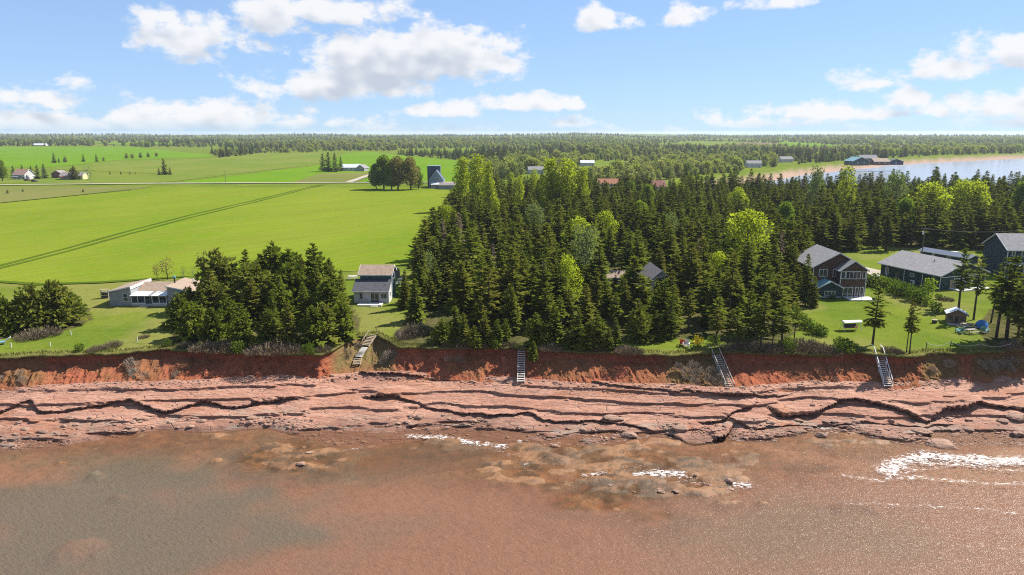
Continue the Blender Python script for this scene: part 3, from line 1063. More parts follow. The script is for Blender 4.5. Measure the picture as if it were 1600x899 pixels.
def build_sea():
    x = graded(-9000, 9000, -86, 86, 0.40, 260)
    y = graded(-4000, 9000, 52, 100, 0.36, 110)
    Y, X = np.meshgrid(y, x, indexing='ij')
    near = (np.abs(X) < 130) & (Y > 40) & (Y < 115)
    fo = np.zeros(X.shape)
    xs, ys = X[near], Y[near]
    wob = 0.5 * fbm(xs * 0.5, ys * 0.7, 301, 4)
    acc = np.zeros(xs.shape)
    for pts, wd, st in FOAM:
        w = [P(a, b, 0) for a, b in pts]
        dd = seg_dist(xs, ys + wob, [(p.x, p.y) for p in w])
        acc = np.maximum(acc, 0.92 * st * np.exp(-(dd / wd) ** 2))
    # a thin broken line where the water laps the rock
    lap = np.exp(-((ys - yW(xs) + 0.6 + wob * 2) / 0.5) ** 2) * 0.5 * sstep(-10, 5, xs)
    fo[near] = np.maximum(acc, lap)
    gw = np.maximum.reduce([blob(X, Y, 180, 800, 360, 120, 1, .45), blob(X, Y, 600, 722, 230, 26, 2, .5), blob(X, Y, 1250, 850, 260, 80, 3, .7) * .55])
    clear = np.where(near, 0.58 + 0.32 * (1 - sstep(4, 20, yW(X) - Y)), 0.35)
    clear = np.maximum(clear, 0.98 * reef_zone(X, Y))
    bay = sstep(300, 420, Y)
    clear = clear * (1 - bay)
    A = np.stack([fo.ravel(), np.clip(gw * (1 - bay) + bay, 0, 1).ravel(), clear.ravel()], 1)
    Z = np.zeros(X.size)
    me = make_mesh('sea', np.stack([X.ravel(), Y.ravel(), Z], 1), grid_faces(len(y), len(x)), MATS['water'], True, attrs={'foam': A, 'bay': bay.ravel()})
    tag(link_mesh('sea', me), kind='structure')
    deep = make_mesh('deep_seabed', [(-9000, -4000, -3), (9000, -4000, -3), (9000, 9000, -3), (-9000, 9000, -3)], [(0, 1, 2, 3)], MATS['seabed'], attrs={'bed': np.tile([[0.2, 0.11, 0.07]], (4, 1))})
    tag(link_mesh('deep_seabed', deep), kind='structure')


build_sea()


# ------------------------------------------------------------------ fields, road, tracks
def drape(name, poly_px, mat, dz, cell=None, world=None):
    pts = world if world else [P(a, b) for a, b in poly_px]
    poly = [(p[0], p[1]) for p in pts]
    xs = [p[0] for p in poly]
    ys = [p[1] for p in poly]
    import bmesh
    bm = bmesh.new()
    bm.faces.new([bm.verts.new((p[0], p[1], 0)) for p in poly])
    cell = cell or max(20, (max(ys) - min(ys)) / 12)
    for axis, lo, hi in ((0, min(xs), max(xs)), (1, min(ys), max(ys))):
        n = int(min(60, (hi - lo) / cell))
        for i in range(1, n + 1):
            co = [0, 0, 0]
            no = [0, 0, 0]
            co[axis] = lo + (hi - lo) * i / (n + 1)
            no[axis] = 1
            bmesh.ops.bisect_plane(bm, geom=bm.verts[:] + bm.edges[:] + bm.faces[:], plane_co=co, plane_no=no)
    for v in bm.verts:
        v.co.z = float(land_z(v.co.x, v.co.y)) + dz
    bmesh.ops.triangulate(bm, faces=[f for f in bm.faces if len(f.verts) > 4])
    me = bpy.data.meshes.new(name)
    bm.normal_update()
    for f in bm.faces:
        if f.normal.z < 0:
            f.normal_flip()
    bm.to_mesh(me)
    bm.free()
    me.materials.append(MATS[mat])
    return tag(link_mesh(name, me), kind='structure')


def ribbon(name, pts_px, width, mat, dz, world=False):
    pts = [Vector(p) for p in pts_px] if world else [P(a, b) for a, b in pts_px]
    dense = []
    for a, b in zip(pts[:-1], pts[1:]):
        n = max(1, int((b - a).length / 12))
        dense += [a.lerp(b, i / n) for i in range(n)]
    dense.append(pts[-1])
    v = []
    for i, p in enumerate(dense):
        d = (dense[min(i + 1, len(dense) - 1)] - dense[max(i - 1, 0)])
        d.z = 0
        d.normalize()
        s = Vector((-d.y, d.x, 0)) * (width / 2 * (1 + 0.12 * math.sin(i * 1.7)))
        for q in (p - s, p + s):
            v.append((q.x, q.y, float(land_z(q.x, q.y)) + dz))
    n = len(dense)
    f = [(2 * i, 2 * i + 2, 2 * i + 3, 2 * i + 1) for i in range(n - 1)]
    me = make_mesh(name, v, f, MATS[mat])
    return tag(link_mesh(name, me), kind='structure')


drape('crop_field', [(-700, 446), (0, 440), (60, 444), (160, 442), (300, 432), (420, 428), (560, 424), (640, 414), (668, 384), (696, 330), (706, 298), (640, 293.5), (0, 293), (-260, 293)], 'crop', 0.10)
drape('roadside_grass', [(-260, 292.5), (240, 292.5), (205, 298), (120, 306), (0, 318), (-300, 334)], 'rough_grass', 0.25)
drape('farmyard_grass', [(-200, 286.5), (-200, 270), (0, 270), (120, 270), (250, 273), (300, 280), (240, 286.5)], 'pasture', 0.12)
drape('hay_meadow', [(-200, 262), (0, 262), (80, 262), (190, 250), (330, 246), (330, 242), (200, 231), (0, 231), (-300, 232)], 'meadow', 0.10)
drape('meadow', [(75, 264), (190, 252), (330, 248), (400, 240), (505, 239), (505, 256), (270, 284), (250, 272)], 'pasture', 0.14)
drape('young_crop_field', [(275, 286), (505, 258), (540, 240), (575, 238), (716, 252), (730, 272), (735, 286)], 'meadow', 0.20)
drape('farm_verge', [(455, 286), (500, 272), (570, 270), (590, 272), (560, 285)], 'rough_grass', 0.35)
drape('open_pasture', [(880, 276), (905, 262), (940, 254), (990, 254), (985, 264), (940, 274)], 'pasture', 0.3)
drape('far_field', [(1022, 228), (1080, 221), (1160, 223), (1135, 228)], 'pasture', 0.5)
drape('far_ploughed_field', [(1140, 228), (1165, 224), (1215, 225), (1215, 228)], 'ploughed', 0.8)
drape('far_hayfield', [(1200, 226), (1225, 222.5), (1310, 228), (1290, 230), (1205, 229)], 'meadow', 0.8)
drape('far_bare_field', [(1312, 231), (1330, 227.5), (1450, 228), (1430, 231)], 'ploughed', 0.8)
drape('far_pale_field', [(1100, 220), (1110, 217.5), (1180, 218), (1175, 220.5)], 'pasture', 1.0)
drape('far_green_strip', [(150, 226), (270, 225.3), (265, 228), (190, 229)], 'meadow', 0.8)
ribbon('gravel_road', [(-400, 290.4), (0, 290), (250, 287.6), (500, 286.4), (740, 286.0)], 6.0, 'gravel', 0.55)
ribbon('farm_lane', [(545, 286), (562, 280), (585, 272)], 5.0, 'gravel', 0.65)
ribbon('wheel_track', [(-120, 443), (0, 416), (100, 390), (200, 362), (300, 336), (400, 313), (470, 296), (500, 289)], 1.7, 'track', 0.16)
ribbon('wheel_track', [(-80, 440), (0, 420), (100, 395), (200, 367), (300, 340), (400, 316), (474, 297), (508, 289)], 1.7, 'track', 0.16)
ribbon('field_ditch', [(-200, 336), (0, 318), (120, 306), (205, 297)], 2.2, 'track', 0.36)
ribbon('hedge_strip', [(-300, 444), (0, 441), (60, 445), (160, 442), (290, 433)], 2.0, 'track', 0.18)
ribbon('gravel_drive', [(1325, 424), (1352, 420), (1372, 426), (1384, 436)], 6.0, 'gravel', 0.06)

# ------------------------------------------------------------------ building materials
simple('trim', (0.72, 0.72, 0.70), 0.6, 0.08, 1.5)
simple('grey_siding', (0.36, 0.36, 0.375), 0.8, 0.10, 0.8, boards=(2, 0.2))
simple('white_siding', (0.66, 0.65, 0.65), 0.7, 0.08, 0.8, boards=(2, 0.18))
simple('yellow_siding', (0.70, 0.62, 0.30), 0.7, 0.08, 0.8, boards=(2, 0.18))
simple('teal_siding', (0.10, 0.155, 0.165), 0.8, 0.15, 0.8, boards=(2, 0.2))
simple('brown_shingle', (0.125, 0.070, 0.052), 0.9, 0.3, 2.5, boards=(2, 0.22))
simple('green_siding', (0.030, 0.062, 0.058), 0.8, 0.15, 1.0, boards=(2, 0.2))
simple('navy_siding', (0.030, 0.050, 0.080), 0.8, 0.15, 1.0, boards=(2, 0.2))
simple('blue_siding', (0.26, 0.34, 0.44), 0.8, 0.12, 1.0, boards=(2, 0.2))
simple('cedar', (0.30, 0.195, 0.125), 0.85, 0.2, 1.5, boards=(2, 0.2))
simple('tan_shingle', (0.375, 0.275, 0.205), 0.95, 0.12, 1.6, bump_s=0.5)
simple('pink_shingle', (0.44, 0.26, 0.21), 0.95, 0.12, 1.6, bump_s=0.5)
simple('rust_shingle', (0.40, 0.17, 0.10), 0.95, 0.15, 1.6, bump_s=0.5)
simple('red_shingle', (0.30, 0.13, 0.11), 0.95, 0.15, 1.6, bump_s=0.5)
simple('grey_shingle', (0.265, 0.255, 0.265), 0.95, 0.12, 1.6, bump_s=0.5)
simple('taupe_shingle', (0.275, 0.235, 0.225), 0.95, 0.12, 1.6, bump_s=0.5)
simple('slate_shingle', (0.085, 0.085, 0.10), 0.9, 0.15, 1.6, bump_s=0.5)
simple('navy_roof', (0.07, 0.10, 0.17), 0.6, 0.15, 1.2)
simple('turquoise_roof', (0.17, 0.34, 0.40), 0.5, 0.12, 1.2)
simple('white_metal', (0.72, 0.74, 0.76), 0.45, 0.06, 1.0)
simple('deck_wood', (0.56, 0.52, 0.47), 0.8, 0.15, 2.0)
simple('white_wood', (0.62, 0.60, 0.56), 0.75, 0.10, 2.0)
simple('grey_wood', (0.40, 0.37, 0.33), 0.85, 0.2, 2.0)
simple('brown_wood', (0.17, 0.115, 0.08), 0.85, 0.2, 2.0)
simple('tan_wood', (0.42, 0.33, 0.235), 0.85, 0.2, 2.0)
simple('pole_wood', (0.20, 0.165, 0.135), 0.9, 0.2, 2.0)
simple('red_paint', (0.58, 0.035, 0.04), 0.5, 0.08, 3)
simple('yellow_paint', (0.75, 0.50, 0.02), 0.5, 0.08, 3)
simple('blue_tarp', (0.035, 0.20, 0.52), 0.4, 0.12, 1.5)
simple('dark_metal', (0.05, 0.05, 0.055), 0.5, 0.1, 3)
simple('teal_metal', (0.16, 0.38, 0.40), 0.5, 0.12, 3)
simple('white_plastic', (0.74, 0.75, 0.76), 0.4, 0.05, 3)
simple('blue_plastic', (0.18, 0.42, 0.62), 0.4, 0.05, 3)
simple('rubber', (0.03, 0.03, 0.03), 0.8, 0.1, 3)
simple('stone_grey', (0.35, 0.33, 0.31), 0.9, 0.2, 2)
simple('car_white', (0.75, 0.76, 0.77), 0.3, 0.03, 1)
simple('car_red', (0.30, 0.07, 0.04), 0.4, 0.08, 1)
simple('car_dark', (0.05, 0.055, 0.06), 0.3, 0.05, 1)
m_, nt_, bs_, o_ = new_mat('glass')
c_ = coord(nt_)
nt_.link(nt_.mix(nt_.noise(c_, 0.9, 3), (0.020, 0.028, 0.034), (0.075, 0.085, 0.09)), bs_.inputs['Base Color'])
bs_.inputs['Roughness'].default_value = 0.06
bs_.inputs['Specular IOR Level'].default_value = 0.6
M = MATS


# ------------------------------------------------------------------ building pieces
def chevron(root, w, d, h, rise, x0, y0, z0, ridge, over, mat, fascia=None, t=0.16, over_g=None):
    og = over if over_g is None else over_g
    if ridge == 'y':
        hw = w / 2
        sl = rise / hw
        e = hw + over
        poly = [(-e, h - over * sl), (0, h + rise), (e, h - over * sl), (e, h - over * sl + t), (0, h + rise + t), (-e, h - over * sl + t)]
        A, O, E = (1, 0, 0), (x0, y0 - og, z0 + 0.02), (0, d + 2 * og, 0)
    else:
        hw = d / 2
        sl = rise / hw
        e = hw + over
        poly = [(-e, h - over * sl), (0, h + rise), (e, h - over * sl), (e, h - over * sl + t), (0, h + rise + t), (-e, h - over * sl + t)]
        A, O, E = (0, 1, 0), (x0 - w / 2 - og, y0 + d / 2, z0 + 0.02), (w + 2 * og, 0, 0)
    r = MB().prism(poly, A, (0, 0, 1), O, E).build('roof', M[mat], root)
    if fascia:
        tt = t + 0.10
        fp = [(-e, h - over * sl - 0.06), (0, h + rise - 0.06), (e, h - over * sl - 0.06), (e, h - over * sl + tt - 0.06), (0, h + rise + tt - 0.06), (-e, h - over * sl + tt - 0.06)]
        Ev = Vector(E).normalized()
        for k in (0, 1):
            oo = Vector(O) + (Vector(E) if k else Vector((0, 0, 0)))
            sh = Ev * (0.05 if k else -0.05)
            MB().prism(fp, A, (0, 0, 1), oo - (Vector((0, 0, 0)) if k else -sh * 0) + (Vector((0, 0, 0)) if k else sh), Ev * 0.05).build('fascia', M[fascia], r)
        # eave boards
        for s in (-1, 1):
            zz = h - over * sl + t / 2 - 0.02
            if ridge == 'y':
                MB().box((x0 + s * (e + 0.03), y0 + d / 2, z0 + zz), (0.05, d + 2 * og - 0.02, t + 0.06)).build('eave_board', M[fascia], r)
            else:
                MB().box((x0, y0 + d / 2 + s * (e + 0.03), z0 + zz), (w + 2 * og - 0.02, 0.05, t + 0.06)).build('eave_board', M[fascia], r)
    return r


def walls(root, w, d, h, rise, x0, y0, z0, ridge, mat):
    if ridge == 'y':
        poly = [(-w / 2, -0.3), (w / 2, -0.3), (w / 2, h), (0, h + rise), (-w / 2, h)]
        b = MB().prism(poly, (1, 0, 0), (0, 0, 1), (x0, y0, z0), (0, d, 0))
    elif ridge == 'x':
        poly = [(-d / 2, -0.3), (d / 2, -0.3), (d / 2, h), (0, h + rise), (-d / 2, h)]
        b = MB().prism(poly, (0, 1, 0), (0, 0, 1), (x0 - w / 2, y0 + d / 2, z0), (w, 0, 0))
    else:
        b = MB().box((x0, y0 + d / 2, z0 + h / 2 - 0.15), (w, d, h + 0.3))
    return b.build('wall', M[mat], root)


def gable(root, w, d, h, rise, wall, roof, x0=0, y0=0, z0=0, ridge='y', over=0.4, fascia='trim', corner=True, over_g=None):
    wl = walls(root, w, d, h, rise, x0, y0, z0, ridge, wall)
    rf = chevron(root, w, d, h, rise, x0, y0, z0, ridge, over, roof, fascia, over_g=over_g)
    if corner:
        for sx in (-1, 1):
            MB().box((x0 + sx * (w / 2 - 0.05), y0 - 0.0, z0 + h / 2 - 0.1), (0.16, 0.07, h - 0.25)).build('corner_board', M['trim'], wl)
    return wl, rf


def win(parent, O, A, N, u, z, w, h, cols=2, rows=1, name='window', frame='trim', fw=0.11):
    """a window or glazed door on the plane through O with axes A (right) and N (out)"""
    O, A, N = Vector(O), Vector(A), Vector(N)
    Z = Vector((0, 0, 1))
    Mx = Matrix((A, N, Z)).transposed()
    c = O + A * u + Z * z
    f = MB()
    for s in (-1, 1):
        f.box(c + A * s * (w / 2) + N * 0.03, (fw, 0.10, h + fw), m=Mx)
        f.box(c + Z * s * (h / 2) + N * 0.03, (w - fw, 0.096, fw), m=Mx)
    for i in range(1, cols):
        f.box(c + A * (w * i / cols - w / 2) + N * 0.025, (fw * 0.7, 0.07, h - fw), m=Mx)
    for i in range(1, rows):
        f.box(c + Z * (h * i / rows - h / 2) + N * 0.025, (w - fw, 0.06, fw * 0.6), m=Mx)
    fo = f.build(name, M[frame], parent)
    MB().box(c + N * 0.012, (w - 0.02, 0.03, h - 0.02), m=Mx).build('pane', M['glass'], fo)
    return fo


FRONT = ((0, 0, 0), (1, 0, 0), (0, -1, 0))


def front(y=0.0):
    return (0, y, 0), (1, 0, 0), (0, -1, 0)


def left(x):
    return (x, 0, 0), (0, -1, 0), (-1, 0, 0)


def right(x):
    return (x, 0, 0), (0, 1, 0), (1, 0, 0)


def solid_door(parent, plane, u, w, h, mat, z0=0.0):
    O, A, N = [Vector(q) for q in plane]
    Mx = Matrix((A, N, Vector((0, 0, 1)))).transposed()
    c = O + A * u + Vector((0, 0, z0 + h / 2))
    d = MB().box(c + N * 0.02, (w, 0.06, h), m=Mx).build('door', M[mat], parent)
    MB().box(c + N * 0.07 + A * (w * 0.38), (0.05, 0.06, 0.14), m=Mx).build('handle', M['dark_metal'], d)
    return d


def pipe(parent, x, y, z, h, r, mat, cap=None, name='chimney'):
    p = MB().tube([(x, y, z), (x, y, z + h)], [r, r], 10).build(name, M[mat], parent)
    if cap:
        MB().tube([(x, y, z + h - 0.05), (x, y, z + h + 0.28), (x, y, z + h + 0.36)], [r * 1.9, r * 1.9, r * 0.4], 10).build('cap', M[cap], p)
    return p


def house(px, py, label, name='house', yaw=0.0, z=LAND_Z, group=None, cat='house'):
    p = P(px, py, z)
    return tag(empty(name, p, yaw), label, cat, group)


# ---- long grey cottage on the left
h = house(172.5, 478, 'low grey cottage with two upswept tan-roofed wings and white porch roof between', 'cottage')
LW, CW, RW, DP = 4.5, 7.5, 6.2, 8.0
MB().prism([(0, -0.3), (LW, -0.3), (LW, 3.9), (0, 2.9)], (1, 0, 0), (0, 0, 1), (0, 0, 0), (0, DP, 0)).build('wall', M['grey_siding'], h)
MB().prism([(0, -0.3), (RW, -0.3), (RW, 2.7), (0, 4.0)], (1, 0, 0), (0, 0, 1), (LW + CW, 0, 0), (0, DP, 0)).build('wall', M['grey_siding'], h)
MB().prism([(2.6, -0.3), (DP - 0.2, -0.3), (DP - 0.2, 2.6), (DP - 2.6, 3.75), (2.6, 2.45)], (0, 1, 0), (0, 0, 1), (LW + 0.02, 0, 0), (CW - 0.04, 0, 0)).build('wall', M['grey_siding'], h)
r1 = MB().prism([(-0.4, 2.83), (LW + 0.12, 3.95), (LW + 0.12, 4.11), (-0.4, 2.99)], (1, 0, 0), (0, 0, 1), (0, -0.35, 0), (0, DP + 0.7, 0)).build('roof', M['tan_shingle'], h)
MB().box((LW + 0.16, DP / 2, 3.78), (0.06, DP + 0.7, 0.62)).build('fascia', M['trim'], r1)
MB().prism([(-0.4, 2.78), (LW + 0.12, 3.90), (LW + 0.12, 4.14), (-0.4, 3.02)], (1, 0, 0), (0, 0, 1), (0, -0.41, 0), (0, 0.05, 0)).build('fascia', M['trim'], r1)
r2 = MB().prism([(-0.12, 4.06), (RW + 0.4, 2.68), (RW + 0.4, 2.84), (-0.12, 4.22)], (1, 0, 0), (0, 0, 1), (LW + CW, -0.35, 0), (0, DP + 0.7, 0)).build('roof', M['tan_shingle'], h)
MB().prism([(-0.12, 4.00), (RW + 0.4, 2.62), (RW + 0.4, 2.86), (-0.12, 4.24)], (1, 0, 0), (0, 0, 1), (LW + CW, -0.41, 0), (0, 0.05, 0)).build('fascia', M['trim'], r2)
r3 = MB().prism([(2.0, 2.30), (DP - 2.6, 3.80), (DP + 0.1, 2.62), (DP + 0.1, 2.78), (DP - 2.6, 3.96), (2.0, 2.46)], (0, 1, 0), (0, 0, 1), (LW + 0.22, 0, 0), (CW - 0.5, 0, 0)).build('roof', M['tan_shingle'], h)
pr = MB().prism([(-0.5, 2.12), (2.35, 2.50), (2.35, 2.58), (-0.5, 2.20)], (0, 1, 0), (0, 0, 1), (LW - 0.1, 0, 0), (3.6, 0, 0)).build('porch_roof', M['white_metal'], h)
MB().prism([(-0.5, 2.12), (2.35, 2.50), (2.35, 2.58), (-0.5, 2.20)], (0, 1, 0), (0, 0, 1), (LW + 4.35, 0, 0), (3.05, 0, 0)).build('porch_roof', M['white_metal'], h)
MB().prism([(-0.3, 2.06), (2.35, 2.42), (2.35, 2.49), (-0.3, 2.13)], (0, 1, 0), (0, 0, 1), (LW + 3.5, 0, 0), (0.85, 0, 0)).build('porch_roof', M['grey_shingle'], h)
dk = MB().box((LW + CW / 2, 1.05, 0.18), (CW - 0.2, 2.9, 0.42)).build('deck', M['deck_wood'], h)
MB().box((LW + 3.0, -0.85, 0.08), (1.4, 0.8, 0.34)).build('step', M['deck_wood'], dk)
for px_ in (LW + 0.15, LW + 1.45, LW + 2.9, LW + 4.4, LW + 5.85, LW + 7.3):
    MB().box((px_, -0.30, 1.27), (0.12, 0.12, 1.78)).build('post', M['trim'], h)
for a_, b_ in ((LW + 0.21, LW + 1.39), (LW + 1.51, LW + 2.84), (LW + 4.46, LW + 5.79), (LW + 5.91, LW + 7.24)):
    MB().box(((a_ + b_) / 2, -0.30, 0.55), (b_ - a_, 0.06, 0.30)).build('porch_panel', M['trim'], h)
win(h, *front(0), 3.35, 1.75, 1.0, 1.55, 1, 2)
win(h, *front(2.6), LW + 1.9, 1.35, 1.1, 1.2, 1, 2)
win(h, *front(2.6), LW + 5.2, 1.35, 1.9, 1.8, 2, 1, 'patio_door')
win(h, *front(0), LW + CW + 2.2, 1.5, 1.2, 1.1, 2, 1)
solid_door(h, front(2.6), LW + 3.5, 0.9, 2.0, 'brown_wood', 0.4)
pipe(h, LW + CW + 0.2, 3.2, 3.6, 1.7, 0.16, 'dark_metal', 'teal_metal')
pipe(h, LW + CW + 2.8, 6.0, 3.2, 1.3, 0.12, 'trim')

# ---- white cottage with the tall teal back half
h = house(580.5, 474, 'small white cottage with slate front roof and taller teal tan-roofed back', 'cottage')
walls(h, 7.2, 3.7, 2.62, 0, 0, 0, 0, None, 'white_siding')
r1 = MB().prism([(-0.45, 2.50), (3.75, 4.30), (3.75, 4.44), (-0.45, 2.64)], (0, 1, 0), (0, 0, 1), (-3.95, 0, 0), (7.75, 0, 0)).build('roof', M['slate_shingle'], h)
MB().box((-0.07, -0.48, 2.56), (7.75, 0.06, 0.2)).build('eave_board', M['trim'], r1)
pipe(r1, 2.7, 1.6, 3.3, 0.4, 0.10, 'dark_metal', None, 'vent_pipe')
gable(h, 6.6, 5.2, 5.35, 1.5, 'teal_siding', 'tan_shingle', 0.35, 3.72, 0, 'x', 0.35, 'trim', False)
MB().prism([(-0.02, 0), (3.68, 0), (3.68, 4.2), (-0.02, 2.6)], (0, 1, 0), (0, 0, 1), (3.61, 0, 0), (0.05, 0, 0)).build('side_wall', M['white_siding'], h)
for u in (-3.5, 3.5):
    MB().box((u, -0.035, 1.25), (0.16, 0.07, 2.5)).build('corner_board', M['trim'], h)
win(h, *front(0), -2.1, 1.55, 0.75, 1.3, 1, 2)
win(h, *front(0), 0.75, 1.17, 1.75, 2.0, 2, 1, 'patio_door')
win(h, *front(0), 2.65, 1.5, 1.2, 1.05, 2, 1)
win(h, *right(3.67), 1.8, 1.6, 0.9, 1.0, 1, 2)
win(h, *right(3.66), 6.2, 3.6, 1.0, 1.1, 2, 1)
dk = MB().box((0.05, -1.5, 0.08), (5.0, 2.4, 0.34)).build('deck', M['white_wood'], h)
MB().box((1.1, -2.95, 0.0), (1.5, 0.5, 0.24)).build('step', M['white_wood'], dk)

# ---- brown shingled two-storey house
h = house(1310, 464, 'two-storey brown shingled house with grey gabled roof and white-framed bay windows', 'house')
gable(h, 10.6, 11.0, 6.4, 2.9, 'brown_shingle', 'grey_shingle', 0, 1.6, 0, 'y', 0.45)
gable(h, 5.6, 2.4, 6.02, 1.9, 'brown_shingle', 'grey_shingle', 2.45, -0.75, 0, 'y', 0.4, over_g=0.3)
pw, _ = gable(h, 5.2, 3.4, 2.35, 1.35, 'green_siding', 'turquoise_roof', -2.75, -1.7, 0, 'y', 0.3, corner=False)
MB().box((-2.75, -1.745, 0.35), (5.0, 0.06, 0.16)).build('trim_band', M['trim'], pw)
win(h, *front(1.6), -3.1, 4.95, 1.75, 1.65, 2, 1)
win(h, *front(1.6), -0.65, 4.95, 0.6, 1.5, 1, 1)
win(h, *front(-0.75), 2.35, 4.95, 3.1, 1.6, 4, 1, 'bay_window')
win(h, *front(-0.75), 0.2, 4.95, 0.8, 1.5, 1, 1)
win(h, *front(-0.75), 4.65, 4.95, 0.6, 1.5, 1, 1)
win(h, *front(-0.75), 1.5, 1.25, 2.1, 2.1, 2, 1, 'patio_door')
win(h, *front(-0.75), 3.4, 1.3, 0.6, 2.0, 1, 1)
win(h, *front(-0.75), 4.5, 1.3, 0.7, 2.0, 1, 1)
win(h, *left(-5.3), -5.0, 4.6, 1.2, 1.2, 2, 1)
win(pw, *front(-1.7), -2.75, 1.2, 2.2, 0.9, 3, 1)
dk = MB().box((3.4, -2.4, 0.06), (5.6, 3.2, 0.36)).build('deck', M['white_wood'], h)
for u, yy in ((0.95, -3.7), (3.0, -3.9), (5.9, -3.5)):
    MB().box((u, yy, 0.5), (0.09, 0.09, 0.9)).build('post', M['trim'], dk)

# ---- long dark green house
gA, gB = P(1375, 432), P(1467, 453.5)
gd = (gA - gB)
g_yaw = math.atan2(gd.y, gd.x) - math.pi / 2
g_len = gd.length
g_wid = 14.0
g_c = gB + Vector((math.cos(g_yaw), math.sin(g_yaw), 0)) * (g_wid / 2)
h = tag(empty('house', g_c, g_yaw), 'long single-storey dark green house with wide pale grey gable roof', 'house')
gable(h, g_wid, g_len, 3.4, 2.5, 'green_siding', 'grey_shingle', 0, 0, 0, 'y', 0.6)
for v_ in (1.6, 4.6, 9.6, 14.6):
    MB().box((-g_wid / 2 - 0.03, min(v_, g_len - 0.2), 1.5), (0.06, 0.16, 2.9)).build('corner_board', M['trim'], h)
win(h, *left(-g_wid / 2), -(g_len - 1.9), 1.75, 0.9, 1.5, 1, 1)
win(h, *left(-g_wid / 2), -7.4, 2.1, 1.1, 0.75, 1, 1)
solid_door(h, left(-g_wid / 2), -11.5, 1.0, 2.1, 'brown_wood')
MB().box((0, -0.04, 2.85), (g_wid - 0.3, 0.07, 0.16)).build('beam', M['trim'], h)
for u in (-2.7, 0.2, 3.0):
    MB().box((u, -0.04, 1.38), (0.16, 0.07, 2.76)).build('corner_board', M['trim'], h)
win(h, *front(0), -1.2, 1.25, 2.2, 2.2, 2, 1, 'patio_door')
win(h, *front(0), 1.7, 1.5, 2.0, 1.6, 2, 1)
solid_door(h, front(0), -3.4, 1.0, 2.1, 'tan_wood')
MB().box((0.5, -1.6, 0.06), (9.5, 3.0, 0.36)).build('deck', M['white_wood'], h)
for i_ in range(3):
    pipe(h, -5.6 + 0.06 * i_, 6.0 + i_ * 0.45, 3.7, 0.42, 0.05, 'dark_metal', None, 'vent_pipe')
    pipe(h, -5.6 + 0.06 * i_, 9.2 + i_ * 0.45, 3.7, 0.42, 0.05, 'dark_metal', None, 'vent_pipe')
pipe(h, -2.2, 6.0, 5.0, 0.7, 0.09, 'dark_metal', None, 'vent_pipe')
gloc = lambda x, y, z=0.0: g_c + Matrix.Rotation(g_yaw, 3, 'Z') @ Vector((x, y, z))

# heat pump beside its wall
hp = tag(empty('heat_pump', gloc(-g_wid / 2 - 0.75, 6.4), g_yaw), 'white heat pump box against the wall of the long green house', 'heat pump')
MB().box((0, 0, 0.62), (0.42, 1.0, 0.9)).build('casing', M['white_plastic'], hp)
MB().tube([(-0.215, 0.12, 0.62), (-0.24, 0.12, 0.62)], [0.32, 0.32], 14).build('fan_grille', M['dark_metal'], hp)
for s_ in (-0.35, 0.35):
    MB().box((0, s_, 0.085), (0.4, 0.08, 0.17)).build('foot', M['dark_metal'], hp)

# ---- long low shed with the dark blue roof behind it
sA, sB = P(1437, 403), P(1512, 416)
sd = sB - sA
s_yaw = math.atan2(sd.y, sd.x)
h = tag(empty('shed', (sA + sB) / 2, s_yaw), 'long low building with dark blue roof behind the long green house', 'shed')
gable(h, sd.length, 4.0, 2.1, 0.6, 'navy_siding', 'navy_roof', 0, 0, 0, 'x', 0.4)
solid_door(h, front(0), -3.0, 0.95, 2.0, 'white_wood')
win(h, *front(0), 1.5, 1.3, 1.2, 0.9, 2, 1)

# ---- two-storey blue house at the right edge
h = house(1597, 434, 'tall dark blue house with big grey roof at the right edge of the picture', 'house', R(-3))
gable(h, 8.6, 9.6, 7.0, 3.1, 'navy_siding', 'grey_shingle', 0, 0, 0, 'x', 0.5)
gable(h, 7.0, 6.0, 4.6, 1.9, 'navy_siding', 'taupe_shingle', 7.6, -2.6, 0, 'y', 0.4)
for u, w_, c_n in ((-2.9, 0.7, 1), (-0.3, 1.3, 2), (2.2, 1.3, 2)):
    win(h, *front(0), u, 6.0, w_, 1.25, c_n, 1)
pf = MB().prism([(-0.2, 3.6), (-2.6, 3.15), (-2.6, 3.35), (-0.2, 3.8)], (0, 1, 0), (0, 0, 1), (-4.2, 0, 0), (8.0, 0, 0)).build('porch_roof', M['trim'], h)
for u in (-4.05, -1.4, 1.2, 3.65):
    MB().box((u, -2.45, 1.56), (0.22, 0.22, 3.14)).build('post', M['trim'], h)
win(h, *front(0), -2.4, 1.35, 2.4, 2.1, 3, 2)
win(h, *front(0), 1.2, 1.35, 2.4, 2.1, 3, 2)
MB().box((-0.2, -1.3, 0.05), (8.4, 2.6, 0.34)).build('deck', M['deck_wood'], h)
pipe(h, 2.9, 2.0, 7.6, 0.9, 0.1, 'dark_metal', None, 'vent_pipe')

# ---- steep-roofed cottage half hidden in the spruces
h = house(1031, 470, 'steep taupe-roofed cottage half hidden among the spruces', 'cottage', R(4))
gable(h, 7.6, 8.5, 3.2, 3.3, 'white_siding', 'taupe_shingle', 0, 0, 0, 'y', 0.6)
win(h, *front(0), 0, 4.2, 1.5, 1.6, 2, 1)
win(h, *front(0), -1.8, 1.5, 1.6, 1.6, 2, 1)
win(h, *front(0), 1.8, 1.2, 1.8, 2.1, 2, 1, 'patio_door')
MB().box((0, -1.5, 0.05), (6.8, 2.7, 0.34)).build('deck', M['grey_wood'], h)
h = house(958, 447, 'small cabin with tan roof glimpsed between spruces left of steep-roofed cottage', 'cabin')
gable(h, 5.4, 4.0, 2.1, 1.1, 'cedar', 'tan_shingle', 0, 0, 0, 'x', 0.4)
win(h, *front(0), 1.2, 1.3, 1.0, 0.9, 2, 1)
solid_door(h, front(0), -1.2, 0.9, 1.9, 'white_wood')

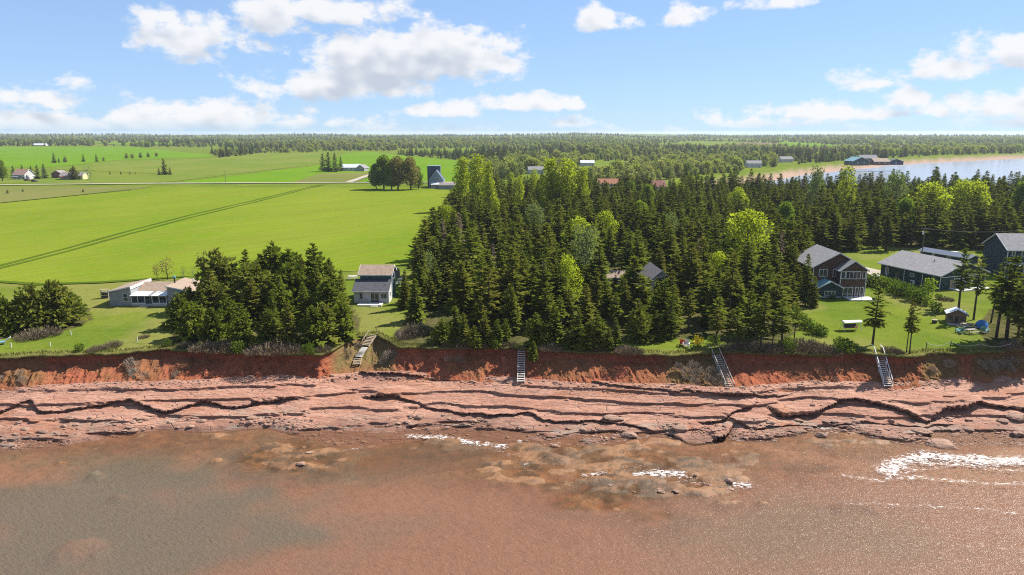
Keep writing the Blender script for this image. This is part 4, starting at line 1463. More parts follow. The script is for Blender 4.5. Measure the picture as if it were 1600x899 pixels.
# ---- little garden shed on the right lawn
h = house(1494, 506, 'small cedar playhouse with sheet-metal roof on the right-hand lawn', 'playhouse', R(-24))
gable(h, 3.0, 2.5, 1.75, 0.75, 'cedar', 'white_metal', 0, 0, 0, 'y', 0.3, 'brown_wood', False)
solid_door(h, front(0), 0.0, 0.6, 1.45, 'dark_metal')
win(h, *front(0), -0.95, 1.05, 0.45, 0.6, 1, 1, frame='brown_wood', fw=0.07)
win(h, *front(0), 0.95, 1.05, 0.45, 0.6, 1, 1, frame='brown_wood', fw=0.07)
win(h, *right(1.5), 1.25, 1.05, 0.7, 0.6, 2, 1, frame='brown_wood', fw=0.07)
MB().box((0.2, -1.0, 0.02), (3.4, 1.7, 0.16)).build('deck', M['grey_wood'], h)


# ---- houses further off
def far_house(px, py, label, w, d, hh, rise, wall, roof, ridge='x', yaw=0.0, wins=2, porch=None, cat='house', name='house', chimney=False):
    r = house(px, py, label, name, yaw, cat=cat)
    gable(r, w, d, hh, rise, wall, roof, 0, 0, 0, ridge, 0.4)
    for i in range(wins):
        u = (i - (wins - 1) / 2) * w / (wins + 0.6)
        win(r, *front(0), u, hh * 0.55, 1.2, 1.3, 2, 1, fw=0.16)
    solid_door(r, front(0), w * 0.36, 0.95, 2.05, 'brown_wood')
    if chimney:
        MB().box((w * 0.2, d / 2, hh + rise + 0.2), (0.8, 0.8, 1.8)).build('chimney', M['red_shingle'], r)
    if porch:
        MB().prism([(0, 2.5), (-2.4, 2.0), (-2.4, 2.12), (0, 2.62)], (0, 1, 0), (0, 0, 1), (-w / 2 + 0.2, 0, 0), (w * 0.6, 0, 0)).build('porch_roof', M[porch], r)
        for s in (-w / 2 + 0.4, -w / 2 + w * 0.55):
            MB().box((s, -2.3, 1.0), (0.16, 0.16, 2.0)).build('post', M['trim'], r)
    return r


far_house(30, 280.5, 'white farmhouse with pink roof at the left edge by the gravel road', 11, 9, 3.6, 3.6, 'white_siding', 'pink_shingle', 'x', R(-14), 2, 'grey_shingle')
far_house(89, 278.5, 'dark red barn left of the big round tree by the gravel road', 8, 8, 3.4, 2.2, 'red_shingle', 'taupe_shingle', 'y', 0, 0, cat='barn', name='barn')
far_house(112, 281, 'yellow-walled farmhouse half behind the big round dark tree', 16, 9, 3.0, 2.4, 'yellow_siding', 'taupe_shingle', 'x', R(5), 3, 'red_shingle')
far_house(549, 267.5, 'white farmhouse right of the tall dark conifers beyond the gravel road', 16, 8, 3.2, 2.8, 'white_siding', 'white_metal', 'x', R(6), 3)
far_house(563, 268, 'grey-gabled farm shed at the right end of the white farmhouse', 8, 9, 3.0, 2.8, 'grey_siding', 'grey_shingle', 'y', R(-15), 1, cat='shed', name='shed')
far_house(589, 284.5, 'white cottage mostly hidden behind the broadleaf clump by the road', 7, 7, 3.2, 2.2, 'white_siding', 'grey_shingle', 'x', 0, 1)
r = house(682, 294, 'pale blue gabled house standing before a square blue tower at the field end', 'house')
gable(r, 9.0, 9.0, 5.0, 6.0, 'blue_siding', 'navy_roof', 0, 0, 0, 'y', 0.3)
MB().box((-2.6, 12.2, 6.6), (8.2, 5.6, 13.2)).build('tower', M['navy_roof'], r)
MB().box((-2.6, 12.2, 13.33), (8.6, 6.0, 0.24)).build('tower_roof', M['blue_siding'], r)
gable(r, 8.0, 3.4, 2.4, 1.0, 'grey_siding', 'white_metal', 1.2, -3.42, 0, 'x', 0.3)
win(r, *front(0), 0.8, 5.6, 1.6, 1.6, 2, 1, fw=0.16)
win(r, *front(-3.42), 1.0, 1.3, 2.2, 1.3, 3, 1, fw=0.16)
solid_door(r, front(-3.42), 3.8, 0.9, 2.0, 'white_wood')
far_house(703, 296, 'long low grey shed right of the pale blue house', 13, 6, 2.6, 1.2, 'grey_siding', 'taupe_shingle', 'x', 0, 2, cat='shed', name='shed')
far_house(838, 272, 'grey-roofed white house behind poplars at the far pasture', 13, 8, 3.6, 2.4, 'white_siding', 'grey_shingle', 'x', R(8), 2)
far_house(918, 260, 'white farm building standing alone on the far pasture', 14, 8, 3.6, 2.2, 'white_siding', 'white_metal', 'x', 0, 2)
far_house(951, 298, 'house with rust-orange cross roof and grey porch deep in the spruces', 13, 8, 4.2, 2.6, 'grey_siding', 'rust_shingle', 'x', R(-4), 2, 'white_metal')
far_house(1029, 304, 'house with dull red roof and white wall among dark trees', 8, 7, 4.5, 3.0, 'white_siding', 'red_shingle', 'x', R(4), 2)
far_house(1179, 262, 'white house with grey roof above the far red beach', 14, 9, 4.2, 2.4, 'white_siding', 'grey_shingle', 'x', 0, 2)
far_house(1230, 254, 'grey-roofed white house among conifers behind the far beach', 15, 9, 3.8, 2.8, 'white_siding', 'grey_shingle', 'x', R(10), 2)
far_house(1345, 258.5, 'dark green beach house with teal roof beside the bay', 20, 14, 4.5, 4.0, 'green_siding', 'turquoise_roof', 'y', R(12), 2)
far_house(1357, 256, 'brown house behind the teal-roofed beach house', 18, 12, 6.0, 3.4, 'brown_shingle', 'grey_shingle', 'x', R(-8), 3)
far_house(1378, 258, 'beach house with bright tan roof by the bay', 17, 12, 3.6, 3.2, 'brown_shingle', 'tan_shingle', 'x', R(4), 2)
far_house(1400, 257.5, 'dark navy beach house nearest the point of the bay', 15, 11, 3.4, 2.6, 'navy_siding', 'slate_shingle', 'y', R(-6), 1)
far_house(61, 229.5, 'white roofed house on the far field at left', 30, 12, 4.0, 3.5, 'white_siding', 'white_metal', 'x', 0, 2)

# ------------------------------------------------------------------ stairs down the cliff
from mathutils.bvhtree import BVHTree
_cliff = BVHTree.FromObject(bpy.data.objects['red_cliff'], bpy.context.evaluated_depsgraph_get())


def on_cliff(px, py, up=0.0):
    h_ = _cliff.ray_cast(Vector((0, 0, CAM_Z)), px_dir(px, py).normalized())[0]
    return (h_ if h_ is not None else P(px, py, 5.0)) + Vector((0, 0, up))


def stair(name, label, top, bot, width, n, rails, mat, rail_mat=None, group='wooden beach stairs on the cliff', landing=0.0, legs=True, rail_h=0.9, kink=False):
    top, bot = Vector(top), Vector(bot)
    rail_mat = rail_mat or mat
    r = tag(empty(name, bot), label, 'stairs', group)
    d = top - bot
    hd = Vector((d.x, d.y, 0)).normalized()
    sd_ = Vector((hd.y, -hd.x, 0))            # to the right when climbing
    for s in (-1, 1):
        MB().bar(sd_ * s * width / 2 + Vector((0, 0, 0.12)), d + sd_ * s * width / 2 + Vector((0, 0, 0.02)), 0.07, 0.26).build('stringer', M[mat], r)
    yaw = math.atan2(sd_.y, sd_.x)
    for i in range(n):
        t = (i + 0.5) / n
        MB().box(d * t + Vector((0, 0, 0.17)), (width - 0.08, 0.30, 0.055), yaw).build('tread', M[mat], r)
    if landing:
        MB().box(d + hd * landing / 2 + Vector((0, 0, 0.05)), (width + 0.5, landing, 0.10), yaw).build('landing', M[mat], r)
        for s in (-1, 1):
            MB().bar(d + hd * landing * 0.8 + sd_ * s * width / 2, d + hd * landing * 0.8 + sd_ * s * width / 2 + Vector((0, 0, -1.2)), 0.12).build('leg', M[mat], r)
    for s in rails:
        top_r = d + sd_ * s * (width / 2 + 0.06) + Vector((0, 0, rail_h))
        bot_r = d * 0.08 + sd_ * s * (width / 2 + 0.06) + Vector((0, 0, rail_h))
        MB().bar(bot_r, top_r, 0.11, 0.07).build('handrail', M[rail_mat], r)
        if landing:
            MB().bar(top_r, top_r + hd * (landing + 0.5), 0.10, 0.07).build('handrail', M[rail_mat], r)
        for t in (0.09, 0.36, 0.64, 0.93):
            p = d * t + sd_ * s * (width / 2 + 0.06)
            MB().bar(p, p + Vector((0, 0, rail_h - 0.04)), 0.09).build('rail_post', M[rail_mat], r)
    if legs:
        for s in (-1, 1):
            p = d * 0.08 + sd_ * s * width * 0.42 + Vector((0, 0, 0.1))
            MB().bar(p, p + Vector((0, 0.1, -0.9)), 0.12).build('leg', M[mat], r)
            q = d * 0.55 + sd_ * s * width * 0.42
            MB().bar(q, q + hd * 0.2 + Vector((0, 0, -1.3)), 0.12).build('leg', M[mat], r)
    return r


stair('beach_stairs', 'straight steep grey wooden stairs without rails below the spruce grove', P(815, 539, 6.9), P(814, 599, 3.3), 1.15, 17, (), 'white_wood', landing=0.7)
stair('beach_stairs', 'leaning weathered stairs with rails on both sides below the red chair', P(1117, 552, 6.7), P(1143, 614, 2.95), 1.15, 18, (-1, 1), 'grey_wood', 'grey_wood', landing=1.6)
stair('beach_stairs', 'whitish stairs with long white handrails below the right-hand lawn', P(1372, 551, 6.8), P(1388, 606, 3.05), 1.2, 17, (-1, 1), 'white_wood', 'trim', landing=0.9)
stair('beach_stairs', 'short brown-treaded stairs with one handrail at the grassy gully', on_cliff(583, 528, 0.45), on_cliff(571, 544, 0.25), 1.25, 8, (-1,), 'tan_wood', 'tan_wood', legs=True)
rw_ = tag(empty('boardwalk', on_cliff(570, 546)), 'sloping plank walkway below the short gully stairs', 'walkway')
wa, wb = on_cliff(570.5, 545.5, 0.35), on_cliff(560, 561, 0.35)
for i_ in range(9):
    c_ = wa.lerp(wb, (i_ + 0.5) / 9) - rw_.location
    dd_ = (wb - wa)
    yw_ = math.atan2(dd_.y, dd_.x) - math.pi / 2
    MB().box(c_, (1.15, (wb - wa).length / 9 * 0.80, 0.06), yw_).build('plank', M['white_wood'], rw_)
for s_ in (-0.45, 0.45):
    off = Vector((math.cos(yw_), math.sin(yw_), 0)) * s_ + Vector((0, 0, -0.09))
    MB().bar(wa - rw_.location + off, wb - rw_.location + off, 0.09, 0.12).build('bearer', M['grey_wood'], rw_)
stair('beach_stairs', 'last few low steps under the plank walkway in the gully', on_cliff(559.5, 563, 0.2), on_cliff(557, 573, 0.15), 1.2, 4, (), 'tan_wood', legs=False)


# ------------------------------------------------------------------ garden things
def adirondack(px, py, label, yaw, mat):
    r = tag(empty('garden_chair', P(px, py), yaw), label, 'chair', 'garden chairs above the cliff')
    for i in range(5):
        MB().box((0, -0.32 + i * 0.125, 0.36 - i * 0.025), (0.56, 0.105, 0.03)).build('seat_slat', M[mat], r)
    for i in range(5):
        x = (i - 2) * 0.115
        MB().bar((x * 0.9, 0.26, 0.24), (x * 1.1, 0.52, 1.0 - abs(i - 2) * 0.05), 0.10, 0.025, (0, 1, 0)).build('back_slat', M[mat], r)
    for s in (-1, 1):
        MB().box((s * 0.36, -0.02, 0.56), (0.13, 0.72, 0.03)).build('arm', M[mat], r)
        MB().box((s * 0.34, -0.30, 0.27), (0.05, 0.10, 0.54)).build('leg', M[mat], r)
        MB().bar((s * 0.30, -0.34, 0.30), (s * 0.30, 0.62, 0.03), 0.04, 0.12).build('leg', M[mat], r)
    r.scale = (1.35, 1.35, 1.35)
    return r


adirondack(1067, 540, 'bright red garden chair on the grass above the leaning stairs', R(150), 'red_paint')
adirondack(1072, 543, 'white garden chair tucked beside the bright red one', R(-20), 'white_wood')
adirondack(1089, 541, 'yellow garden chair right of the red one', R(160), 'yellow_paint')

r = tag(empty('sun_lounger', P(4, 538), R(-62)), 'white plastic sun lounger on the grass at the far left edge', 'lounger')
MB().box((0, -0.4, 0.33), (0.72, 1.35, 0.07)).build('seat', M['blue_plastic'], r)
MB().bar((0, 0.26, 0.34), (0, 0.95, 0.86), 0.72, 0.07).build('backrest', M['white_plastic'], r)
for sx in (-0.3, 0.3):
    for sy in (-0.95, 0.25):
        MB().box((sx, sy, 0.15), (0.07, 0.07, 0.30)).build('leg', M['white_plastic'], r)
    MB().box((sx * 1.28, -0.35, 0.52), (0.06, 0.7, 0.04)).build('arm', M['white_plastic'], r)
r.scale = (1.25, 1.25, 1.25)

r = tag(empty('swing_bench', P(1329, 516), R(6)), 'white canopied garden swing seat on the right-hand lawn near the stairs', 'swing seat')
MB().prism([(-0.85, 1.62), (0, 1.80), (0.75, 1.55), (0.75, 1.60), (0, 1.86), (-0.85, 1.67)], (0, 1, 0), (0, 0, 1), (-1.75, 0, 0), (3.5, 0, 0)).build('canopy', M['white_plastic'], r)
for s in (-1, 1):
    MB().bar((s * 1.6, -0.75, 0), (s * 1.6, 0, 1.74), 0.07).build('leg', M['white_metal'], r)
    MB().bar((s * 1.6, 0.75, 0), (s * 1.6, 0.02, 1.70), 0.07).build('leg', M['white_metal'], r)
    MB().bar((s * 1.2, 0.0, 0.55), (s * 1.2, 0.0, 1.72), 0.03).build('hanger', M['dark_metal'], r)
MB().box((0, 0, 0.5), (2.5, 0.6, 0.12)).build('seat', M['rust_shingle'], r)
MB().bar((0, 0.30, 0.50), (0, 0.48, 1.10), 2.5, 0.10).build('backrest', M['dark_metal'], r)

r = tag(empty('wood_rack', P(165, 466), R(8)), 'open firewood rack standing left of the low grey cottage', 'wood rack')
for sx in (-0.75, 0.75):
    for sy in (-0.3, 0.3):
        MB().box((sx, sy, 0.95), (0.1, 0.1, 1.9)).build('post', M['white_wood'], r)
for zz in (0.12, 0.72, 1.32, 1.9):
    MB().box((0, 0, zz), (1.66, 0.78, 0.07)).build('shelf', M['tan_wood'], r)
for zz in (0.25, 0.85):
    for i_ in range(7):
        for j_ in range(2):
            x_ = -0.6 + i_ * 0.2
            MB().tube([(x_, -0.33, zz + j_ * 0.19), (x_, 0.33, zz + j_ * 0.19)], [0.09, 0.085], 7).build('log', M['brown_wood'], r)

# things round the playhouse
r = tag(empty('tarp_covered_boat', P(1533, 512), R(20), 0.8), 'round bundle under a bright blue tarp beside the playhouse', 'tarp')
tv, tf = [], []
for i_ in range(9):
    for k_ in range(20):
        a_ = 2 * math.pi * k_ / 20
        e_ = i_ / 8
        rr = 1.35 * math.cos(e_ * 1.45) * (1 + 0.09 * math.sin(k_ * 2.5 + i_) + 0.05 * math.sin(k_ * 4.1))
        tv.append((rr * math.cos(a_) * 1.15, rr * math.sin(a_) * 0.85, 0.05 + 1.75 * math.sin(e_ * 1.5) * (1 + 0.04 * math.sin(k_ * 1.9))))
for i_ in range(8):
    for k_ in range(20):
        tf.append((i_ * 20 + k_, i_ * 20 + (k_ + 1) % 20, (i_ + 1) * 20 + (k_ + 1) % 20, (i_ + 1) * 20 + k_))
tf.append(tuple(160 + k_ for k_ in range(20)))
link_mesh('tarp', make_mesh('tarp', tv, tf, M['blue_tarp'], True), r)
MB().tube([(1.6 * math.cos(k_ * .628), 1.2 * math.sin(k_ * .628), 0.12) for k_ in range(11)], [0.04] * 11, 5).build('rope', M['white_wood'], r)


def picnic_table(px, py, label, yaw, mat, sc=1.0):
    t = tag(empty('picnic_table', P(px, py), yaw, sc), label, 'picnic table')
    for i in range(5):
        MB().box((0, -0.3 + i * 0.15, 0.75), (1.8, 0.135, 0.04)).build('top_plank', M[mat], t)
    for s in (-1, 1):
        MB().box((0, s * 0.72, 0.44), (1.8, 0.26, 0.04)).build('bench', M[mat], t)
        MB().box((s * 0.65, 0, 0.42), (0.06, 1.5, 0.08)).build('crossbar', M[mat], t)
        for q in (-1, 1):
            MB().bar((s * 0.7, q * 0.66, 0.0), (s * 0.7, q * 0.22, 0.73), 0.06, 0.09).build('leg', M[mat], t)
    return t


picnic_table(1512, 513, 'tan wooden picnic table between playhouse and blue tarp', R(-15), 'tan_wood', 1.15)
picnic_table(1517, 521, 'grey wooden picnic table in front of the blue tarp', R(10), 'grey_wood', 1.0)
picnic_table(551, 437, 'pale picnic table left of the teal cottage back', R(5), 'white_wood', 1.2)
adirondack(1499, 520, 'blue-grey garden chair at the fire pit below the playhouse', R(200), 'teal_metal')
adirondack(1538, 520, 'second blue-grey garden chair right of the grey picnic table', R(120), 'teal_metal')
r = tag(empty('fire_pit', P(1460, 505)), 'small dark fire pit drum left of the playhouse', 'fire pit')
MB().tube([(0, 0, 0), (0, 0, 0.6)], [0.42, 0.45], 14).build('drum', M['dark_metal'], r)
MB().tube([(0, 0, 0.6), (0, 0, 0.66)], [0.5, 0.5], 14).build('rim', M['tan_wood'], r)

r = tag(empty('storage_tank', P(620, 432), R(10)), 'upright tan round-topped storage hut beside the teal cottage', 'storage hut')
hv = [(-0.62, 0), (0.62, 0), (0.62, 1.1)] + [(0.62 * math.cos(a), 1.1 + 0.75 * math.sin(a)) for a in np.linspace(0.3, math.pi - 0.3, 8)] + [(-0.62, 1.1)]
MB().prism(hv, (1, 0, 0), (0, 0, 1), (0, -0.5, 0), (0, 1.0, 0)).build('shell', M['tan_wood'], r)
MB().box((0, -0.53, 0.75), (0.7, 0.05, 1.4)).build('door', M['taupe_shingle'], r)
r.scale = (1.25, 1.25, 1.15)
for (px_, py_, lb, yw, mt) in ((613, 441, 'white garden chair nearest the teal cottage wall', R(70), 'white_wood'), (625, 440, 'white garden chair right of the round-topped hut', R(-60), 'white_wood')):
    adirondack(px_, py_, lb, yw, mt)
picnic_table(619, 446, 'white picnic table right of the white cottage', R(30), 'white_wood', 1.1)


# posts and rope along the right lawn's edge, stakes along the left lawn
def stake(px, py, label, h_, mat, group):
    r = tag(empty('marker_stake', P(px, py)), label, 'stake', group)
    MB().box((0, 0, h_ / 2), (0.12, 0.12, h_)).build('shaft', M[mat], r)
    MB().prism([(-0.06, 0), (0.06, 0), (0, 0.1)], (1, 0, 0), (0, 0, 1), (0, -0.06, h_), (0, 0.12, 0)).build('tip', M[mat], r)
    return r


stake(18, 544, 'short white stake beside the sun lounger', 0.8, 'white_wood', 'stakes along the left lawn')
stake(79, 542, 'short white stake above brown scrub left of centre lawn', 0.7, 'white_wood', 'stakes along the left lawn')
stake(111, 524, 'thin pale stake in the middle of the left lawn', 0.7, 'white_wood', 'stakes along the left lawn')
stake(215, 535, 'short white stake right of the left lawn scrub', 0.8, 'white_wood', 'stakes along the left lawn')
stake(625, 531, 'leaning white stake beside the brown bush near the gully', 1.3, 'white_wood', 'stakes along the left lawn')
stake(588, 519, 'small dark stake at the top of the gully lawn', 0.9, 'pole_wood', 'stakes along the left lawn')
rope_px = [(1447, 545), (1485, 543), (1531, 546), (1578, 546)]
for i_, (px_, py_) in enumerate(rope_px):
    stake(px_, py_, ['dark fence post at the left end of the clifftop rope', 'dark fence post second from the left of the rope', 'dark fence post third along the rope below the tarp', 'dark fence post at the right end of the rope'][i_], 1.0, 'pole_wood', 'posts of the clifftop rope')
rp = []
for (a_, b_) in zip(rope_px[:-1], rope_px[1:]):
    A_, B_ = P(*a_) + Vector((0, 0, .95)), P(*b_) + Vector((0, 0, .95))
    for k_ in range(8):
        t_ = k_ / 8
        q_ = A_.lerp(B_, t_)
        q_.z -= 0.55 * math.sin(math.pi * t_)
        rp.append(q_)
rp.append(P(*rope_px[-1]) + Vector((0, 0, .95)))
tag(MB().tube(rp, [0.035] * len(rp), 5).build('rope', M['white_wood']), 'pale rope sagging between posts along the right clifftop', 'rope')


# ------------------------------------------------------------------ poles and wires
def pole(px, py, label, h_, arm=True, can=False):
    r = tag(empty('utility_pole', P(px, py)), label, 'pole', 'utility poles')
    MB().tube([(0, 0, -0.3), (0, 0, h_)], [0.16, 0.11], 8).build('shaft', M['pole_wood'], r)
    if arm:
        MB().box((0, 0, h_ - 0.7), (1.9, 0.12, 0.12)).build('crossarm', M['pole_wood'], r)
        for s in (-0.85, 0, 0.85):
            MB().tube([(s, 0, h_ - 0.64), (s, 0, h_ - 0.42)], [0.06, 0.05], 6).build('insulator', M['white_plastic'], r)
    if can:
        MB().tube([(-0.36, 0, h_ - 2.2), (-0.36, 0, h_ - 1.3)], [0.24, 0.24], 10).build('transformer', M['white_metal'], r)
    return r


pole(1439, 408, 'wooden utility pole with grey transformer behind the long green house', 9.6, True, True)
pole(68, 281, 'utility pole between the two farmhouses by the road', 8.5)
pole(143, 288, 'utility pole beside the road right of the big round tree', 8.5)
pole(353, 287, 'lone utility pole on the road across the open fields', 8.5)
pa = P(1439, 408) + Vector((0, 0, 9.0))
for k_, tgt in enumerate((P(1240, 395) + Vector((0, 0, 9.5)), P(1640, 404) + Vector((0, 0, 9.0)))):
    w_ = []
    for i_ in range(13):
        q_ = pa.lerp(tgt, i_ / 12)
        q_.z -= 1.2 * math.sin(math.pi * i_ / 12)
        w_.append(q_)
    tag(MB().tube(w_, [0.022] * 13, 4).build('power_line', M['dark_metal']), ['thin power line running left from the transformer pole', 'thin power line running right from the transformer pole'][k_], 'power line')


# ------------------------------------------------------------------ cars
def car(loc, yaw, label, mat):
    r = tag(empty('parked_car', loc, yaw), label, 'car')
    body = [(-2.2, 0.32), (2.2, 0.32), (2.25, 0.72), (2.05, 0.92), (1.05, 1.02), (-1.95, 1.05), (-2.2, 0.85)]
    MB().prism(body, (1, 0, 0), (0, 0, 1), (0, -0.86, 0), (0, 1.72, 0)).build('body', M[mat], r)
    cab = [(-1.9, 1.055), (1.0, 1.03), (0.35, 1.52), (-1.45, 1.55)]
    c = MB().prism(cab, (1, 0, 0), (0, 0, 1), (0, -0.76, 0), (0, 1.52, 0)).build('cabin', M['glass'], r)
    MB().box((-0.55, 0, 1.56), (1.8, 1.46, 0.06)).build('roof_panel', M[mat], c)
    for sx in (-1.35, 1.4):
        for sy in (-0.8, 0.8):
            w = MB().tube([(sx, sy - 0.1, 0.33), (sx, sy + 0.1, 0.33)], [0.33, 0.33], 14).build('wheel', M['rubber'], r)
            MB().tube([(sx, sy - 0.11, 0.33), (sx, sy + 0.11, 0.33)], [0.18, 0.18], 10).build('rim', M['white_metal'], w)
    for sy in (-0.6, 0.6):
        MB().box((2.24, sy, 0.72), (0.06, 0.36, 0.14)).build('headlight', M['white_plastic'], r)
    return r


car(P(1494, 402), R(-12), 'white car parked behind the long green house', 'car_white')
car(P(43, 283), R(4), 'rust-red car parked in front of the pink-roofed farmhouse', 'car_red')
car(P(54, 284.5), R(-3), 'dark car parked right of the rust-red one by the road', 'car_dark')

# ------------------------------------------------------------------ tree meshes
class Leafs:
    """kite-shaped needle sprays and leaf clumps, gathered into one crown mesh"""
    def __init__(self):
        self.v, self.t = [], []

    def kite(self, p, d, up, L, W, droop, tint):
        s = d.cross(up)
        if s.length < 1e-4:
            s = Vector((1, 0, 0))
        s.normalize()
        m = p + d * (L * 0.45)
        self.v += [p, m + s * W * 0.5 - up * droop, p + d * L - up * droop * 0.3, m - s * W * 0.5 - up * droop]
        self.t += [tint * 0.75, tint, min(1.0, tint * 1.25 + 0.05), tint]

    def mesh(self, name, mat):
        n = len(self.v) // 4
        f = np.arange(n * 4).reshape(n, 4)
        t = np.clip(np.array(self.t), 0, 1)
        return make_mesh(name, [tuple(p) for p in self.v], f, M[mat], False, attrs={'tint': np.stack([t, t, t], 1)})


def spruce(seed, H, Rad, base, fill=1.0, ragged=0.25, mat='spruce', lean=0.0):
    rg = random.Random(seed)
    lf = Leafs()
    z0 = base * H
    z = z0
    U = Vector((0, 0, 1))
    lop = rg.uniform(0, 6.28)
    while z < H - 0.25:
        t = (z - z0) / (H - z0)
        r = Rad * ((1 - t) ** 0.80) * (0.55 + 0.45 * min(1, t / 0.12)) * rg.uniform(1 - ragged, 1 + ragged * 0.7) + 0.10
        n = max(4, int((4 + 7.0 * (1 - t)) * fill))
        a0 = rg.uniform(0, 6.28)
        for k in range(n):
            if rg.random() < 0.10:
                continue
            a = a0 + 6.283 * k / n + rg.uniform(-0.3, 0.3)
            L = r * rg.uniform(0.70, 1.18) * (1 + 0.18 * math.cos(a - lop))
            el = math.radians(-24 + 50 * t + rg.uniform(-9, 9))
            d = Vector((math.cos(a) * math.cos(el), math.sin(a) * math.cos(el), math.sin(el)))
            o = Vector((0, 0, z + rg.uniform(-0.15, 0.15)))
            bt = rg.random()
            m = 4 if L > 0.9 else 3
            for j in range(m):
                q = (j + 0.55) / m
                p = o + d * (L * q * 0.82) + U * (0.16 * L * q * q)
                for s in (-1, 0, 1):
                    if s and j == m - 1 and rg.random() < 0.3:
                        continue
                    aa = a + s * rg.uniform(0.5, 1.0)
                    e2 = el + rg.uniform(-0.25, 0.35)
                    dd = Vector((math.cos(aa) * math.cos(e2), math.sin(aa) * math.cos(e2), math.sin(e2)))
                    l2 = (0.32 + 0.34 * L) * rg.uniform(0.7, 1.2) * (1.0 if s == 0 else 0.85)
                    upv = (U + Vector((rg.uniform(-.5, .5), rg.uniform(-.5, .5), 0))).normalized()
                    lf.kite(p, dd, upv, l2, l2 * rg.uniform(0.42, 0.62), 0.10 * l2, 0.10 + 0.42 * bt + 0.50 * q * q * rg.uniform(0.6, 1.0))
        z += (0.46 - 0.16 * t) * rg.uniform(0.85, 1.15)
    for k in range(7):
        a = rg.uniform(0, 6.28)
        d = Vector((math.cos(a) * 0.25, math.sin(a) * 0.25, 1)).normalized()
        lf.kite(Vector((0, 0, H - 0.75)), d, Vector((math.cos(a), math.sin(a), 0)), rg.uniform(0.5, 0.95), 0.22, 0.0, 0.7)
    return lf


def clump_crown(seed, centres, n, leaf, tint0=0.25, flat=0.8, up_bias=0.35):
    """leaf clumps at the ends of the limbs"""
    rg = random.Random(seed)
    lf = Leafs()
    for (c, rad) in centres:
        bt = rg.random()
        for i in range(int(n * rad * rad)):
            while True:
                o = Vector((rg.uniform(-1, 1), rg.uniform(-1, 1), rg.uniform(-1, 1)))
                if 0.05 < o.length < 1:
                    break
            o = o.normalized() * (o.length ** 0.55)
            p = c + Vector((o.x * rad, o.y * rad, o.z * rad * flat))
            d = (o + Vector((rg.uniform(-1, 1), rg.uniform(-1, 1), rg.uniform(-1, 1) + up_bias))).normalized()
            u = Vector((rg.uniform(-1, 1), rg.uniform(-1, 1), rg.uniform(-0.2, 1.2))).normalized()
            L = leaf * rg.uniform(0.6, 1.35)
            lf.kite(p, d, u, L, L * rg.uniform(0.5, 0.85), 0.08 * L, tint0 + 0.35 * bt + 0.35 * rg.random())
    return lf


def broad_centres(seed, H, Rad, base, n, shape='round'):
    rg = random.Random(seed)
    cs = []
    for i in range(n):
        t = (i + rg.random()) / n
        z = H * (base + (1 - base) * t * 0.93)
        if shape == 'column':
            r = Rad * (math.sin(math.pi * (0.12 + 0.84 * t)) ** 0.7) * rg.uniform(0.15, 0.85)
            cr = Rad * rg.uniform(0.34, 0.55) * (1.1 - 0.55 * t)
        else:
            r = Rad * (math.sin(math.pi * (0.20 + 0.74 * t)) ** 0.8) * rg.uniform(0.25, 0.9)
            cr = Rad * rg.uniform(0.28, 0.46)
        a = i * 2.399 + rg.uniform(-0.5, 0.5)
        cs.append((Vector((r * math.cos(a), r * math.sin(a), z)), cr))
    return cs


def limbs(H, r0, centres, frac=0.75):
    b = MB()
    b.tube([(0, 0, -0.3), (0.05, 0, H * 0.3), (0, 0.06, H * 0.6), (0, 0, H * frac)], [r0 * 1.25, r0, r0 * 0.65, r0 * 0.25], 7)
    for (c, rad) in centres[::2]:
        zb = max(0.15 * H, c.z * 0.62)
        s = Vector((0, 0, zb))
        mid = s.lerp(c, 0.5) + Vector((0, 0, -0.04 * H * 0.3))
        b.tube([s, mid, c], [r0 * 0.42, r0 * 0.26, r0 * 0.08], 5, False)
    return b


def twig_mesh(seed, n, h, spread, mat, leafy=0.0, name='twigs', fan=1.0):
    rg = random.Random(seed)
    v, f, tn = [], [], []
    for i in range(n):
        a = rg.uniform(0, 6.28)
        r = spread * math.sqrt(rg.random())
        p = Vector((math.cos(a) * r, math.sin(a) * r, 0))
        out = Vector((math.cos(a) * r / spread * fan + rg.uniform(-.5, .5), math.sin(a) * r / spread * fan + rg.uniform(-.5, .5), rg.uniform(0.7, 1.3)))
        out.normalize()
        hh = h * rg.uniform(0.45, 1.0) * (1 - 0.5 * (r / spread) ** 2)
        w = rg.uniform(0.018, 0.04)
        t = rg.random()
        segs = [(p, out, hh)]
        for k in range(4):
            q = rg.uniform(0.3, 0.9)
            d2 = (out + Vector((rg.uniform(-1, 1), rg.uniform(-1, 1), rg.uniform(-.3, .7)))).normalized()
            segs.append((p + out * hh * q, d2, hh * rg.uniform(0.2, 0.45)))
        for (s, d, L) in segs:
            side = d.cross(Vector((rg.uniform(-1, 1), rg.uniform(-1, 1), rg.uniform(-1, 1)))).normalized() * w
            o = len(v)
            v += [s - side, s + side, s + d * L]
            f.append((o, o + 1, o + 2))
            tn += [t * 0.7, t * 0.7, min(1, t + 0.25)]
    tn = np.array(tn)
    return make_mesh(name, v, np.array(f), M[mat], False, attrs={'tint': np.stack([tn] * 3, 1)})


def trunk_mesh(H, r, mat='bark', bend=0.0):
    b = MB().tube([(0, 0, -0.4), (bend * 0.4, 0, H * 0.35), (bend, 0, H * 0.7), (0, 0, H * 0.97)], [r * 1.15, r * 0.9, r * 0.5, r * 0.08], 7)
    return make_mesh('trunk', b.v, b.f, M[mat], True)


